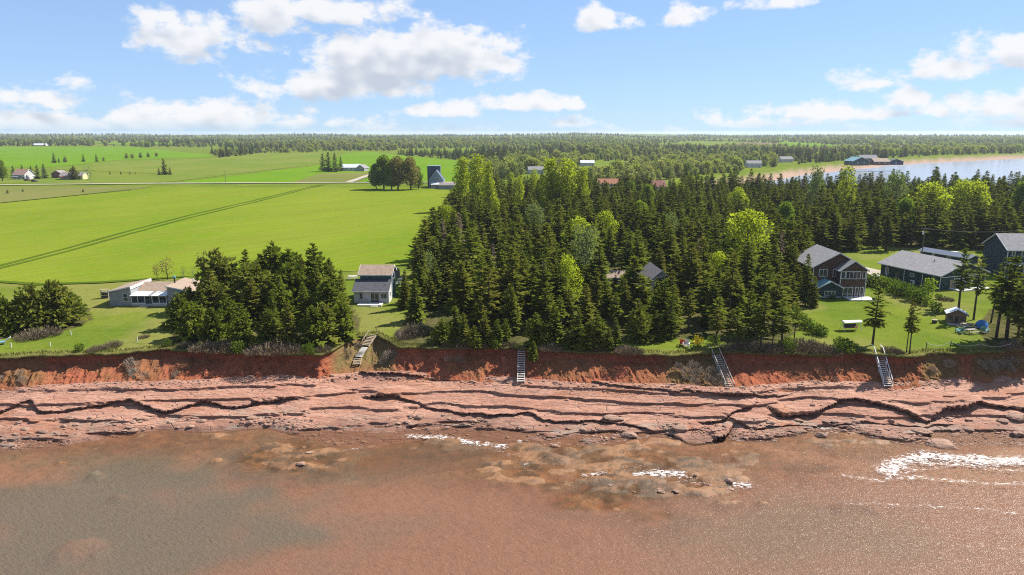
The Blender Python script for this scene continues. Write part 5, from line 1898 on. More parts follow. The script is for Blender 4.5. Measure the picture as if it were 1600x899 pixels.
SPRUCES = []          # (crown mesh, trunk mesh, height, radius)
for i_, (H_, R_, b_, fl_, rg_) in enumerate([(11.5, 2.3, .05, 1.0, .22), (12.5, 2.1, .10, 1.0, .25), (13.5, 2.4, .16, .95, .28), (10.5, 2.5, .03, 1.05, .2), (12.0, 1.8, .22, .9, .3), (13.0, 2.6, .08, 1.0, .3),
                                              (9.0, 2.2, .04, 1.0, .22), (14.0, 2.2, .26, .85, .35), (12.5, 2.8, .14, .7, .55), (11.0, 2.0, .3, .6, .6)]):
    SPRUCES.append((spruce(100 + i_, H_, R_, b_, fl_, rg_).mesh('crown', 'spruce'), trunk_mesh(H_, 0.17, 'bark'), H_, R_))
TALL_BARE = []        # thin trees with bare lower trunks at the cliff edge
for i_, (H_, R_, b_) in enumerate([(10.5, 1.7, .42), (9.5, 1.9, .36), (11.5, 1.6, .48)]):
    TALL_BARE.append((spruce(140 + i_, H_, R_, b_, .62, .45).mesh('crown', 'spruce'), trunk_mesh(H_, 0.15, 'bark', 0.1), H_, R_))
BUSHY = []            # wind-rounded spruces and pines on the open bank
for i_, (H_, R_, b_) in enumerate([(7.5, 2.9, .02), (9.0, 2.7, .05), (6.0, 2.8, .02), (10.5, 2.8, .04)]):
    lf_ = spruce(160 + i_, H_, R_, b_, .9, .5, 'pine')
    cs_ = broad_centres(170 + i_, H_ * 0.84, R_ * 0.95, .08, 12)
    l2_ = clump_crown(180 + i_, cs_, 60, 0.60, .15, .65)
    lf_.v += l2_.v
    lf_.t += l2_.t
    BUSHY.append((lf_.mesh('crown', 'pine'), trunk_mesh(H_, 0.19, 'bark'), H_, R_))


def broad(seed, H, Rad, base, n, leaf_mat, shape='round', dens=60, leaf=0.55, bark='bark', r0=0.2, tint=.2):
    cs = broad_centres(seed, H, Rad, base, n, shape)
    cr = clump_crown(seed + 1, cs, dens, leaf, tint).mesh('crown', leaf_mat)
    lb = limbs(H, r0, cs)
    return cr, make_mesh('trunk', lb.v, lb.f, M[bark], True), H, Rad


POPLAR = [broad(301, 21, 3.4, .12, 44, 'lime_leaf', 'column', 72, .55, r0=.28), broad(302, 18, 3.0, .12, 38, 'lime_leaf', 'column', 72, .5, r0=.25)]
LIME = [broad(311, 10.5, 3.2, .18, 26, 'lime_leaf', 'round', 75, .42, r0=.17), broad(312, 8.5, 2.6, .15, 22, 'lime_leaf', 'round', 80, .40, r0=.15)]
GREY = [broad(321, 11.0, 3.0, .2, 26, 'grey_leaf', 'round', 60, .42, 'pale_bark', .16)]
ROUND = [broad(331, 17, 5.5, .2, 36, 'broadleaf', 'round', 46, .75, r0=.38), broad(332, 16, 5.0, .22, 34, 'bud_leaf', 'round', 42, .7, r0=.36)]
SMALL = [broad(341, 5.0, 1.7, .25, 16, 'bud_leaf', 'round', 60, .30, r0=.09), broad(342, 5.5, 1.8, .25, 14, 'grey_leaf', 'round', 28, .28, 'pale_bark', .09)]
HEDGE = [(clump_crown(351, broad_centres(352, 2.2, 1.5, .1, 12), 150, .38, .2).mesh('crown', 'hedge_leaf'), trunk_mesh(1.6, .07), 2.2, 1.5),
         (clump_crown(353, broad_centres(354, 2.8, 1.3, .1, 12), 150, .36, .3).mesh('crown', 'broadleaf'), trunk_mesh(2.0, .07), 2.8, 1.3)]
DEAD = [(spruce(361, 11.0, 1.5, .2, .6, .5).mesh('crown', 'dead_needle'), trunk_mesh(11, .15, 'pale_bark'), 11.0, 1.5)]
SHRUB = [(twig_mesh(371 + i_, 420, 1.5, 1.9, 'twig'), 1.5) for i_ in range(3)]
BRUSH = [(twig_mesh(381 + i_, 200, 1.1, 0.85, 'dead_twig', fan=1.5), 1.1) for i_ in range(3)]
YELLOW = [(clump_crown(391, broad_centres(392, 1.1, .9, .1, 8), 240, .26, .3).mesh('crown', 'yellow_bloom'), trunk_mesh(.8, .05), 1.1, .9)]


def plant(kind, loc, height, label, cat, group, name, lean=0.0, wide=1.0):
    cr, tr, H, Rd = kind
    s = height / H
    e = empty(name, loc, rnd.uniform(0, 6.28), (s * wide, s * wide, s))
    if lean:
        e.rotation_euler = (rnd.uniform(-lean, lean), rnd.uniform(-lean, lean), e.rotation_euler[2])
    tag(e, label, cat, group)
    c = link_mesh('crown', cr, e)
    link_mesh('trunk', tr, e)
    return e, c


# ------------------------------------------------------------------ where they stand
# things that stay in view: x0, y0, x1, y1 in picture px, and the picture row of the ground they stand on
CLEAR_VIEW = [(172, 430, 262, 480, 478), (551, 410, 614, 478, 474), (1002, 408, 1034, 432, 470), (950, 424, 966, 430, 447), (1272, 382, 1350, 468, 464), (1374, 392, 1490, 455, 452), (1534, 358, 1602, 425, 430),
              (1478, 482, 1540, 520, 512), (940, 277, 960, 286, 300), (1022, 280, 1034, 289, 305), (1342, 398, 1378, 424, 424), (1060, 528, 1096, 545, 545), (1480, 395, 1500, 402, 404), (1312, 502, 1346, 518, 517),
              (560, 500, 600, 560, 545), (806, 536, 826, 602, 600), (660, 262, 712, 297, 296), (1255, 462, 1420, 545, 548)]
taken = []


def blocks_view(p, hgt, rad):
    bx, by, dep = to_px(p)
    _, ty, _ = to_px((p[0], p[1], p[2] + hgt))
    wpx = rad * F_PX / dep * 0.75
    for (x0, y0, x1, y1, gy) in CLEAR_VIEW:
        if by < gy - 0.5:
            continue
        if bx + wpx > x0 and bx - wpx < x1 and ty < y1 - 1 and by > y0:
            return True
    return False


def room(p, d):
    for q in taken:
        if (p[0] - q[0]) ** 2 + (p[1] - q[1]) ** 2 < d * d:
            return False
    return True


HOUSE_SPOTS = [(P(1310, 458), 9), (P(1031, 462), 7), (P(958, 444), 4.5), (P(580, 468), 7), (P(235, 472), 13), (g_c + Vector((0, 8, 0)), 12), (P(1572, 428), 10), (P(1475, 402), 8), (P(1494, 504), 3), (P(1533, 512), 2.5),
               (P(951, 296), 9), (P(1029, 302), 8)]


def off_houses(p):
    return all((p[0] - c.x) ** 2 + (p[1] - c.y) ** 2 > r_ * r_ for c, r_ in HOUSE_SPOTS)


def ground_z(p):
    return float(land_z(p[0], p[1])) - 0.05


# left grove of rounded spruces: base px, base py, top py
LEFT_GROVE = [(300, 528, 468), (338, 537, 478), (380, 540, 470), (420, 541, 480), (455, 541, 468), (492, 538, 475), (510, 534, 470), (536, 527, 468), (283, 512, 455), (318, 506, 440), (352, 512, 436), (395, 508, 430), (440, 510, 428), (478, 512, 440), (515, 508, 432),
              (533, 500, 428), (300, 490, 445), (345, 484, 386), (370, 480, 410), (388, 478, 388), (412, 482, 395), (432, 478, 376), (458, 480, 386), (478, 482, 400), (497, 476, 378), (522, 482, 402), (536, 486, 420), (330, 495, 420), (405, 495, 405), (465, 496, 402), (500, 495, 408), (290, 500, 470), (430, 525, 452), (360, 525, 455)]
for (a_, b_, t_) in LEFT_GROVE:
    p_ = P(a_, b_)
    dep_ = to_px(p_)[2]
    hh_ = (b_ - t_) / F_PX * dep_ * 1.0
    front_ = b_ > 520
    k_ = BUSHY[rnd.randrange(4)] if (hh_ < 7.5 or rnd.random() < .3) else SPRUCES[rnd.choice((0, 1, 3, 5, 6))]
    if blocks_view(p_, hh_, 2.0) and a_ < 320:
        hh_ *= 0.9
    wd_ = 1.15 if front_ else rnd.uniform(.95, 1.25)
    plant(k_, p_ + Vector((0, 0, -.05)), hh_, 'low wind-rounded spruce at the front of the left grove' if front_ else ('dark spruce in the middle of the left grove' if b_ > 488 else 'tall dark spruce at the back of the left grove'), 'tree',
          'spruces of the left grove', 'spruce_tree', 0.04, wd_)
    taken.append(p_)

for (a_, b_, t_, lb_) in ((18, 520, 452, 'bushy pine at the left picture edge'), (58, 516, 432, 'tall bushy pine of the clump at the left edge'), (86, 510, 427, 'tallest bushy pine of the left edge clump'), (112, 497, 450, 'broad pine at the right of the left edge clump'),
                          (40, 502, 448, 'bushy pine behind the left edge clump'), (-8, 498, 445, 'pine half cut off by the left picture edge'), (128, 498, 468, 'low spreading pine nearest the left lawn')):
    p_ = P(a_, b_)
    plant(BUSHY[rnd.choice((0, 2))], p_ + Vector((0, 0, -.05)), (b_ - t_) / F_PX * to_px(p_)[2] * 0.9, lb_, 'tree', 'pines at the left edge', 'pine_tree', 0.12, 1.0)
    taken.append(p_)

# trees standing on their own
SOLO = [(1003, 506, 433, SPRUCES[1], 1.2, 'spruce hiding the left half of the steep-roofed cottage'), (1027, 509, 437, SPRUCES[0], 1.2, 'spruce right before the steep-roofed cottage'), (1046, 502, 420, SPRUCES[5], 1.2, 'spruce at the right corner of the steep-roofed cottage'),
        (648, 503, 434, SPRUCES[3], 1.25, 'broad spruce casting its shadow on the white cottage lawn'), (632, 484, 420, SPRUCES[0], 1.0, 'spruce just right of the white cottage'), (1363, 540, 445, TALL_BARE[1], 1.15, 'lone open-branched spruce right of the swing seat'),
        (1421, 553, 465, TALL_BARE[0], .8, 'thin bare-trunked spruce at the lawn edge above the white stairs'), (1416, 551, 470, TALL_BARE[2], .75, 'thinner twin trunk beside the bare spruce at the lawn edge'),
        (1498, 482, 387, TALL_BARE[1], 1.05, 'spruce with bare trunk behind the playhouse'), (1521, 500, 397, TALL_BARE[2], 1.1, 'bare-trunked spruce right of the playhouse'), (1556, 530, 400, TALL_BARE[0], 1.15, 'tall spruce above the rope at right'),
        (1572, 535, 398, TALL_BARE[1], 1.2, 'thick spruce near the right picture edge'), (1590, 528, 405, SPRUCES[4], 1.0, 'spruce cut by the right picture edge'), (1548, 505, 410, TALL_BARE[2], 1.0, 'thin spruce behind the blue tarp'), (1450, 462, 435, HEDGE[1], 1.0, 'small young tree before the long green house'),
        (1258, 478, 395, SPRUCES[1], 1.0, 'spruce standing at the left corner of the brown house'), (1270, 480, 430, SPRUCES[6], .9, 'smaller spruce before the brown house porch'), (834, 560, 528, SPRUCES[3], 1.3, 'small spruce rooted on the bank right of the straight stairs'), (1610, 545, 420, SPRUCES[5], 1.0, 'spruce mostly beyond the right picture edge')]
for (a_, b_, t_, k_, w_, lb_) in SOLO:
    p_ = P(a_, b_)
    if a_ == 834:
        p_ = P(a_, 552) + Vector((0, 0, -1.2))
    plant(k_, p_ + Vector((0, 0, -.05)), (b_ - t_) / F_PX * to_px(p_)[2], lb_, 'tree', 'single spruces', 'spruce_tree', 0.03, w_)
    taken.append(p_)

LEAFY = [(722, 330, 243, POPLAR[0], 1.25, 'poplar', 'tall yellow-green poplar at the left end of the woods'), (748, 335, 239, POPLAR[1], 1.25, 'poplar', 'tall yellow-green poplar second from the left of the woods'), (765, 340, 250, POPLAR[0], .8, 'poplar', 'slim poplar third from the left of the woods'),
         (812, 335, 272, POPLAR[1], .8, 'poplar', 'shorter poplar between the two poplar groups'), (862, 345, 244, POPLAR[0], 1.35, 'poplar', 'broad pale green poplar left of the rust-roofed house'), (885, 345, 246, POPLAR[1], 1.3, 'poplar', 'pale green poplar in the middle of the right group'),
         (908, 345, 258, POPLAR[0], .85, 'poplar', 'yellow-green poplar nearest the rust-roofed house'), (885, 486, 396, LIME[0], .8, 'birch_tree', 'bright green birch standing in the front spruces'), (915, 462, 352, GREY[0], 1.0, 'birch_tree', 'grey-green silvery tree behind the bright birch'),
         (1165, 440, 326, LIME[0], 1.15, 'maple_tree', 'lime green maple in the middle of the right woods'), (1318, 350, 256, POPLAR[1], 1.0, 'poplar', 'lime poplar sticking up before the bay'), (1273, 340, 262, GREY[0], .7, 'birch_tree', 'thin pale birch left of the lime poplar before the bay'),
         (1450, 360, 286, LIME[1], 1.3, 'maple_tree', 'lime maple on the treeline below the bay'), (1500, 350, 280, LIME[0], 1.1, 'maple_tree', 'left of two round lime maples at right'), (1520, 350, 282, LIME[1], 1.1, 'maple_tree', 'right of two round lime maples at right'),
         (1395, 352, 268, GREY[0], .8, 'birch_tree', 'bare-topped greyish tree against the bay'), (600, 296, 246, ROUND[0], 1.0, 'ash_tree', 'leftmost broad tree of the clump by the road'), (622, 297, 247, ROUND[1], 1.0, 'ash_tree', 'russet-topped middle tree of the clump by the road'),
         (642, 297, 248, ROUND[1], .95, 'ash_tree', 'russet tree at the right of the roadside clump'), (612, 297, 256, ROUND[0], 1.0, 'ash_tree', 'front green tree of the roadside clump'), (588, 296, 258, ROUND[0], .8, 'ash_tree', 'small green tree at the left end of the roadside clump'), (654, 296, 262, ROUND[0], .7, 'ash_tree', 'dark low tree at the right end of the roadside clump'),
         (262, 437, 402, SMALL[0], 1.0, 'sapling', 'russet sapling behind the grey cottage chimney'), (246, 436, 412, SMALL[0], .8, 'sapling', 'small green-brown sapling left of the russet one'), (288, 437, 414, SMALL[1], .9, 'sapling', 'thin bare sapling right of the cottage chimney'), (302, 437, 416, SMALL[1], .9, 'sapling', 'second bare sapling behind the cottage wing'),
         (322, 440, 394, SMALL[1], 1.1, 'sapling', 'taller pale sapling beside the left grove'), (116, 281, 259, BUSHY[1], 1.1, 'maple_tree', 'big round dark tree before the yellow farmhouse'), (4, 283, 252, ROUND[0], .8, 'ash_tree', 'pale tree at the far left before the pink-roofed farmhouse'),
         (138, 281, 258, SMALL[1], 1.3, 'birch_tree', 'thin grey tree right of the big round tree'), (950, 275, 259, SMALL[0], 1.3, 'birch_tree', 'brownish round tree on the far pasture')]
for (a_, b_, t_, k_, w_, nm_, lb_) in LEAFY:
    p_ = P(a_, b_)
    plant(k_, Vector((p_.x, p_.y, ground_z(p_))), (b_ - t_) / F_PX * to_px(p_)[2], lb_, 'tree', 'broadleaf trees', nm_, 0.03, w_)
    taken.append(p_)
MIXED = [(775, 372, 306, 'P', 'yellow-green poplar top behind the left woods'), (700, 372, 320, 'L', 'leafy green tree on the outer left flank of the woods'), (838, 392, 318, 'G', 'silvery tree in the woods left of the tall grey-green one'), (905, 425, 340, 'L', 'lime tree behind the silvery tree in the woods'), (945, 395, 330, 'L', 'green birch high in the middle of the woods'),
         (1000, 372, 316, 'B', 'round leafy tree in the middle of the woods'), (1048, 398, 334, 'G', 'pale birch in the woods above the steep-roofed cottage'), (1120, 455, 392, 'L', 'small lime tree left of the big lime maple'), (1185, 420, 350, 'G', 'pale tree right behind the big lime maple'),
         (1225, 380, 318, 'B', 'broad leafy tree left of the brown house behind spruces'), (1410, 378, 312, 'B', 'leafy tree behind the long green house'),
         (1590, 352, 288, 'B', 'leafy tree at the right end of the skyline'), (868, 470, 412, 'L', 'young green birch left of the bright birch'), (670, 452, 392, 'G', 'pale tree at the left flank of the woods above the cottage lawn'), (1012, 330, 290, 'B', 'round tree between rust-roofed and red-roofed houses'),
         (985, 318, 284, 'B', 'leafy tree right of the rust-roofed house'), (1062, 312, 283, 'L', 'lime tree right of the red-roofed house'), (800, 312, 268, 'P', 'pale poplar behind the gap of the two poplar groups'), (835, 318, 262, 'P', 'slim poplar at the left of the right poplar group'), (1152, 340, 292, 'L', 'green tree on the skyline above the big lime maple')]
for (a_, b_, t_, k_, lb_) in MIXED:
    p_ = P(a_, b_)
    plant({'P': POPLAR[1], 'L': LIME[a_ % 2], 'G': GREY[0], 'B': ROUND[0]}[k_], Vector((p_.x, p_.y, ground_z(p_))), (b_ - t_) / F_PX * to_px(p_)[2], lb_, 'tree', 'broadleaf trees', {'P': 'poplar', 'L': 'maple_tree', 'G': 'birch_tree', 'B': 'ash_tree'}[k_], 0.04, {'P': .9, 'L': 1.0, 'G': .95, 'B': .75}[k_])
    taken.append(p_)
for (a_, b_, t_, lb_) in ((716, 412, 332, 'dead pinkish-brown spruce at the left edge of the woods'), (694, 402, 342, 'dying brownish spruce at the outer left edge of the woods')):
    p_ = P(a_, b_)
    plant(DEAD[0], p_, (b_ - t_) / F_PX * to_px(p_)[2], lb_, 'tree', 'dead spruces', 'dead_tree', 0.03, 1.2)
    taken.append(p_)

for (a_, b_, t_) in [(690, 536, 492), (708, 541, 502), (726, 538, 486), (742, 543, 508), (758, 539, 478), (776, 541, 500), (792, 538, 490), (838, 541, 486), (852, 544, 500), (868, 540, 474), (884, 545, 506), (900, 543, 482), (918, 546, 496), (934, 545, 484), (950, 548, 506), (964, 545, 498), (1000, 534, 470), (1022, 532, 476), (1044, 530, 462), (1118, 540, 470), (1136, 543, 478),
                     (1152, 546, 468), (1170, 545, 484), (1188, 546, 462), (1206, 546, 480), (1222, 543, 470), (1240, 535, 462)]:
    p_ = P(a_, b_)
    k_ = rnd.choice((SPRUCES[3], SPRUCES[6], SPRUCES[8], BUSHY[1])) if a_ < 1100 else rnd.choice(TALL_BARE)
    plant(k_, p_ + Vector((0, 0, -.1)), (b_ - t_) / F_PX * to_px(p_)[2] * rnd.uniform(.85, 1.1), 'small spruce right at the cliff lip ' + ('left of the straight stairs' if a_ < 810 else 'right of the straight stairs' if a_ < 980 else 'behind the red chair' if a_ < 1100 else 'right of the leaning stairs'), 'tree', 'spruces at the cliff lip', 'spruce_tree', 0.06, rnd.uniform(1.0, 1.3))
    taken.append(p_)
for (a_, b_, t_, lb_) in ((846, 470, 398, 'dead grey spruce in the woods above the straight stairs'), (1092, 440, 372, 'dead brown spruce in the woods behind the red chair'), (1215, 436, 360, 'dead grey spruce left of the brown house'), (772, 446, 380, 'dead spruce in the left half of the woods')):
    p_ = P(a_, b_)
    plant(DEAD[0], p_, (b_ - t_) / F_PX * to_px(p_)[2], lb_, 'tree', 'dead spruces', 'dead_tree', 0.06, 1.0)
    taken.append(p_)

# the woods: candidates inside the outlines, nearest first
WOODS = [[(606, 512), (636, 478), (652, 440), (680, 384), (702, 325), (716, 300), (1600, 300), (1900, 300), (1900, 404), (1700, 400), (1530, 392), (1440, 392), (1380, 394), (1330, 392), (1262, 402), (1256, 470), (1246, 512), (1225, 545), (1170, 542), (1100, 527), (985, 530), (955, 546), (840, 540), (820, 530), (700, 536), (690, 505), (660, 510)]]
GLADES = [[(610, 500), (660, 486), (700, 484), (716, 500), (712, 520), (690, 545), (600, 545)], [(960, 560), (975, 532), (1105, 524), (1130, 560)], [(1338, 424), (1342, 404), (1380, 398), (1420, 398), (1420, 424)], [(920, 276), (905, 262), (940, 252), (990, 252), (985, 268)],
          [(880, 350), (885, 330), (935, 320), (940, 335)], [(1040, 345), (1050, 330), (1080, 330), (1075, 345)], [(1196, 350), (1200, 338), (1270, 336), (1265, 350)]]
cand = []
yy_ = 112.0
while yy_ < 470:
    sp_ = 4.9 + (yy_ - 112) * 0.012
    xx_ = -30.0
    while xx_ < yy_ * 0.95 + 20:
        x_ = xx_ + rnd.uniform(-.45, .45) * sp_
        y_ = yy_ + rnd.uniform(-.45, .45) * sp_
        cand.append((x_, y_))
        xx_ += sp_
    yy_ += sp_ * 0.95
cand = np.array(cand)
cp_ = math.cos(PITCH)
sp2_ = math.sin(PITCH)
dep_ = cand[:, 1] * cp_ + 35 * sp2_
cpx_ = 800 + F_PX * cand[:, 0] / dep_
cpy_ = 449.5 - F_PX * (cand[:, 1] * sp2_ - 35 * cp_) / dep_
ok_ = np.zeros(len(cand), bool)
for w_ in WOODS:
    ok_ |= in_poly(cpx_, cpy_, w_)
for g_ in GLADES:
    ok_ &= ~in_poly(cpx_, cpy_, g_)
ok_ &= bay_depth(cand[:, 0], cand[:, 1]) < -12
thin_ = vnoise(cand[:, 0] * 0.05, cand[:, 1] * 0.05, 401)
cand = cand[ok_]
cpx_, cpy_ = cpx_[ok_], cpy_[ok_]
order_ = np.argsort(cand[:, 1])
STUFF = []
n_ind = 0


ROWS = ['front', 'second', 'third', 'fourth', 'fifth', 'sixth', 'seventh', 'eighth', 'ninth', 'tenth', 'eleventh', 'twelfth', 'thirteenth', 'fourteenth', 'fifteenth', 'sixteenth', 'seventeenth', 'eighteenth', 'nineteenth', 'twentieth']


def wood_label(px, y):
    row = ROWS[min(19, max(0, int((y - 114) / 6.5)))]
    for x1, side in ((740, 'beside white cottage'), (830, 'behind straight stairs'), (960, 'right of straight stairs'), (1060, 'around steep-roofed cottage'), (1160, 'behind leaning stairs'), (1260, 'left of brown house'), (9999, 'behind right-hand houses')):
        if px < x1:
            return 'spruce in the ' + row + ' row of the woods ' + side


for i_ in order_:
    x_, y_ = cand[i_]
    px_, py_ = cpx_[i_], cpy_[i_]
    p_ = Vector((x_, y_, ground_z((x_, y_))))
    thin_edge = 1120 < px_ < 1250 and py_ > 492
    hh_ = (rnd.uniform(7.0, 12.0) + 3.2 * rnd.random() ** 2) * (0.78 if py_ > 520 else 1.0)
    if y_ > 205:
        hh_ = rnd.uniform(8.0, 13.0) * (1 + 0.35 * float(vnoise(x_ * 0.03, y_ * 0.03, 431)))
    if rnd.random() < 0.12:
        hh_ *= 0.7
    if not off_houses(p_) or not room(p_, 2.4) or (thin_edge and rnd.random() < .15):
        continue
    while hh_ > 2.5 and blocks_view(p_, hh_, 2.1):
        hh_ *= 0.93
    if hh_ <= 2.5 or blocks_view(p_, hh_, 2.1):
        continue
    if px_ < -30 or px_ > 1680:
        continue
    if n_ind < 300:
        k_ = rnd.choice(TALL_BARE) if (thin_edge or (py_ > 515 and rnd.random() < .3)) else rnd.choice(SPRUCES)
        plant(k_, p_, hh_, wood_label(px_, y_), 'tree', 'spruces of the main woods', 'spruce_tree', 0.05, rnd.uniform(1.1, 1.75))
        n_ind += 1
    else:
        STUFF.append((x_, y_, p_.z, hh_))
    if y_ < 260:
        taken.append(p_)
print('individual spruces', n_ind, 'stuff', len(STUFF))


# ------------------------------------------------------------------ masses of trees too far to count
def scatter(name, label, cat, pts, scales, sources, wide=1.0):
    """one object: the source crowns' meshes instanced on points"""
    me = bpy.data.meshes.new(name)
    me.from_pydata([tuple(map(float, q)) for q in pts], [], [])
    n_p = len(pts)
    rs = np.random.RandomState(n_p)
    sz = np.asarray(scales)
    wd = wide * rs.uniform(0.85, 1.2, n_p)
    at = me.attributes.new('size', 'FLOAT_VECTOR', 'POINT')
    at.data.foreach_set('vector', np.stack([sz * wd, sz * wd, sz], 1).astype(np.float32).ravel())
    at = me.attributes.new('turn', 'FLOAT_VECTOR', 'POINT')
    tr = np.zeros((n_p, 3), np.float32)
    tr[:, 2] = rs.uniform(0, 6.28, n_p)
    at.data.foreach_set('vector', tr.ravel())
    at = me.attributes.new('pick', 'INT', 'POINT')
    at.data.foreach_set('value', rs.randint(0, len(sources), n_p).astype(np.int32))
    o = link_mesh(name, me)
    ng = bpy.data.node_groups.new('scatter_' + name, 'GeometryNodeTree')
    ng.interface.new_socket('Geometry', in_out='INPUT', socket_type='NodeSocketGeometry')
    ng.interface.new_socket('Geometry', in_out='OUTPUT', socket_type='NodeSocketGeometry')
    n = ng.nodes
    gi, go = n.new('NodeGroupInput'), n.new('NodeGroupOutput')
    jn = n.new('GeometryNodeJoinGeometry')
    for src_ in sources:
        oi = n.new('GeometryNodeObjectInfo')
        oi.inputs['Object'].default_value = src_
        oi.inputs['As Instance'].default_value = False
        oi.transform_space = 'ORIGINAL'
        g2 = n.new('GeometryNodeGeometryToInstance')
        ng.links.new(oi.outputs['Geometry'], g2.inputs[0])
        ng.links.new(g2.outputs[0], jn.inputs[0])
    ip = n.new('GeometryNodeInstanceOnPoints')
    ip.inputs['Pick Instance'].default_value = True
    sc, rt, pk = [n.new('GeometryNodeInputNamedAttribute') for _ in range(3)]
    for q, nm, dt in ((sc, 'size', 'FLOAT_VECTOR'), (rt, 'turn', 'FLOAT_VECTOR'), (pk, 'pick', 'INT')):
        q.data_type = dt
        q.inputs['Name'].default_value = nm
    ng.links.new(gi.outputs[0], ip.inputs['Points'])
    ng.links.new(jn.outputs[0], ip.inputs['Instance'])
    ng.links.new(rt.outputs[0], ip.inputs['Rotation'])
    ng.links.new(sc.outputs[0], ip.inputs['Scale'])
    ng.links.new(pk.outputs[0], ip.inputs['Instance Index'])
    ng.links.new(ip.outputs[0], go.inputs[0])
    md = o.modifiers.new('scatter', 'NODES')
    md.node_group = ng
    return tag(o, label, cat, kind='stuff')


def crown_of(mesh):
    for o in COL.objects:
        if o.data == mesh:
            return o


src = [crown_of(SPRUCES[i_][0]) for i_ in (0, 1, 2, 3, 5, 7)]
qs_ = np.array(STUFF)
scatter('spruce_wood', 'mass of dark spruces filling the woods towards the bay', 'woods', qs_[:, :3], qs_[:, 3] / 12.3, src, 1.5)

# far woods beyond the fields
OPEN = [[(-400, 292), (-400, 231), (200, 230), (330, 241), (345, 248), (400, 240.5), (500, 238.5), (540, 240), (575, 238.5), (716, 251), (735, 286), (730, 300), (700, 300), (690, 330), (0, 330)],
        [(1022, 228.5), (1080, 221.5), (1160, 223), (1215, 225), (1225, 222.5), (1310, 227.5), (1450, 228), (1440, 231.5), (1300, 231), (1200, 230)], [(820, 286), (850, 268), (905, 262), (930, 252), (1000, 252), (985, 268), (920, 280)],
        [(1100, 221), (1105, 217.5), (1180, 218), (1175, 221)], [(1320, 263), (1330, 253), (1410, 252), (1420, 262)], [(145, 230), (150, 225.5), (275, 225), (270, 229)], [(1160, 266), (1170, 258), (1190, 258), (1190, 266)], [(1215, 259), (1222, 252), (1240, 252), (1240, 259)],
        [(1420, 262), (1430, 250), (1520, 243), (1700, 240), (1700, 252), (1500, 262)]]
fc = []
y_ = 480.0
while y_ < 5600:
    st_ = 9 + (y_ - 480) * 0.026
    xs_ = 6.5 + y_ * 0.0035
    x_ = -y_ * 0.86 - 60
    while x_ < y_ * 0.86 + 60:
        fc.append((x_ + rnd.uniform(-.5, .5) * xs_, y_ + rnd.uniform(-.5, .5) * st_))
        x_ += xs_
    y_ += st_
fc = np.array(fc)
fz = land_z(fc[:, 0], fc[:, 1])
fd = fc[:, 1] * cp_ + (CAM_Z - LAND_Z) * sp2_
fpx = 800 + F_PX * fc[:, 0] / fd
fpy = 449.5 - F_PX * (fc[:, 1] * sp2_ - (CAM_Z - LAND_Z) * cp_) / fd
ok_ = bay_depth(fc[:, 0], fc[:, 1]) < -26
for g_ in OPEN:
    ok_ &= ~in_poly(fpx, fpy, g_)
ok_ &= ~((fpx < 735) & (fpy > 285))
dens_ = fbm(fc[:, 0] * 0.004, fc[:, 1] * 0.0022, 411, 3)
ok_ &= dens_ > -0.33
for o_ in list(COL.objects):
    if o_.get('category') in ('house', 'barn', 'shed') and o_.location.y > 300:
        ax_, ay_ = o_.location.x, o_.location.y
        kx_ = fc[:, 0] - ax_ * fc[:, 1] / ay_
        ok_ &= ~((np.abs(kx_) < 13) & (fc[:, 1] < ay_ + 14) & (fc[:, 1] > ay_ - 130))
fc, fz, fpx, fpy = fc[ok_], fz[ok_], fpx[ok_], fpy[ok_]
con_ = fbm(fc[:, 0] * 0.006, fc[:, 1] * 0.0028, 421, 4) + 0.25 * (np.random.RandomState(3).rand(len(fc)) - .5)
con_ = con_ + 0.35 * in_poly(fpx, fpy, [(960, 285), (985, 240), (1100, 236), (1300, 242), (1300, 262), (1100, 275)]) + 0.2 * (fpy < 217) - 0.12 * ((fpy > 222) & (fpy < 240))
rs_ = np.random.RandomState(5)
hg_ = (5.0 + 8.5 * rs_.rand(len(fc)) ** 1.3) * (1 + 0.5 * fbm(fc[:, 0] * 0.008, fc[:, 1] * 0.004, 441, 3)) * (1 + 0.25 * sstep(2500, 4500, fc[:, 1]))
FAR_CON = spruce(501, 10, 2.6, .03, .75, .25)
FAR_BRD = clump_crown(503, broad_centres(504, 10, 3.6, .14, 18), 26, 1.15, .2)
fcm, fbm_ = FAR_CON.mesh('crown', 'far_conifer'), FAR_BRD.mesh('crown', 'far_broadleaf')
fob_ = clump_crown(505, broad_centres(506, 10.5, 2.6, .05, 16, 'column'), 40, 1.0, .15).mesh('crown', 'far_olive')
con_trees, brd_trees = [], []
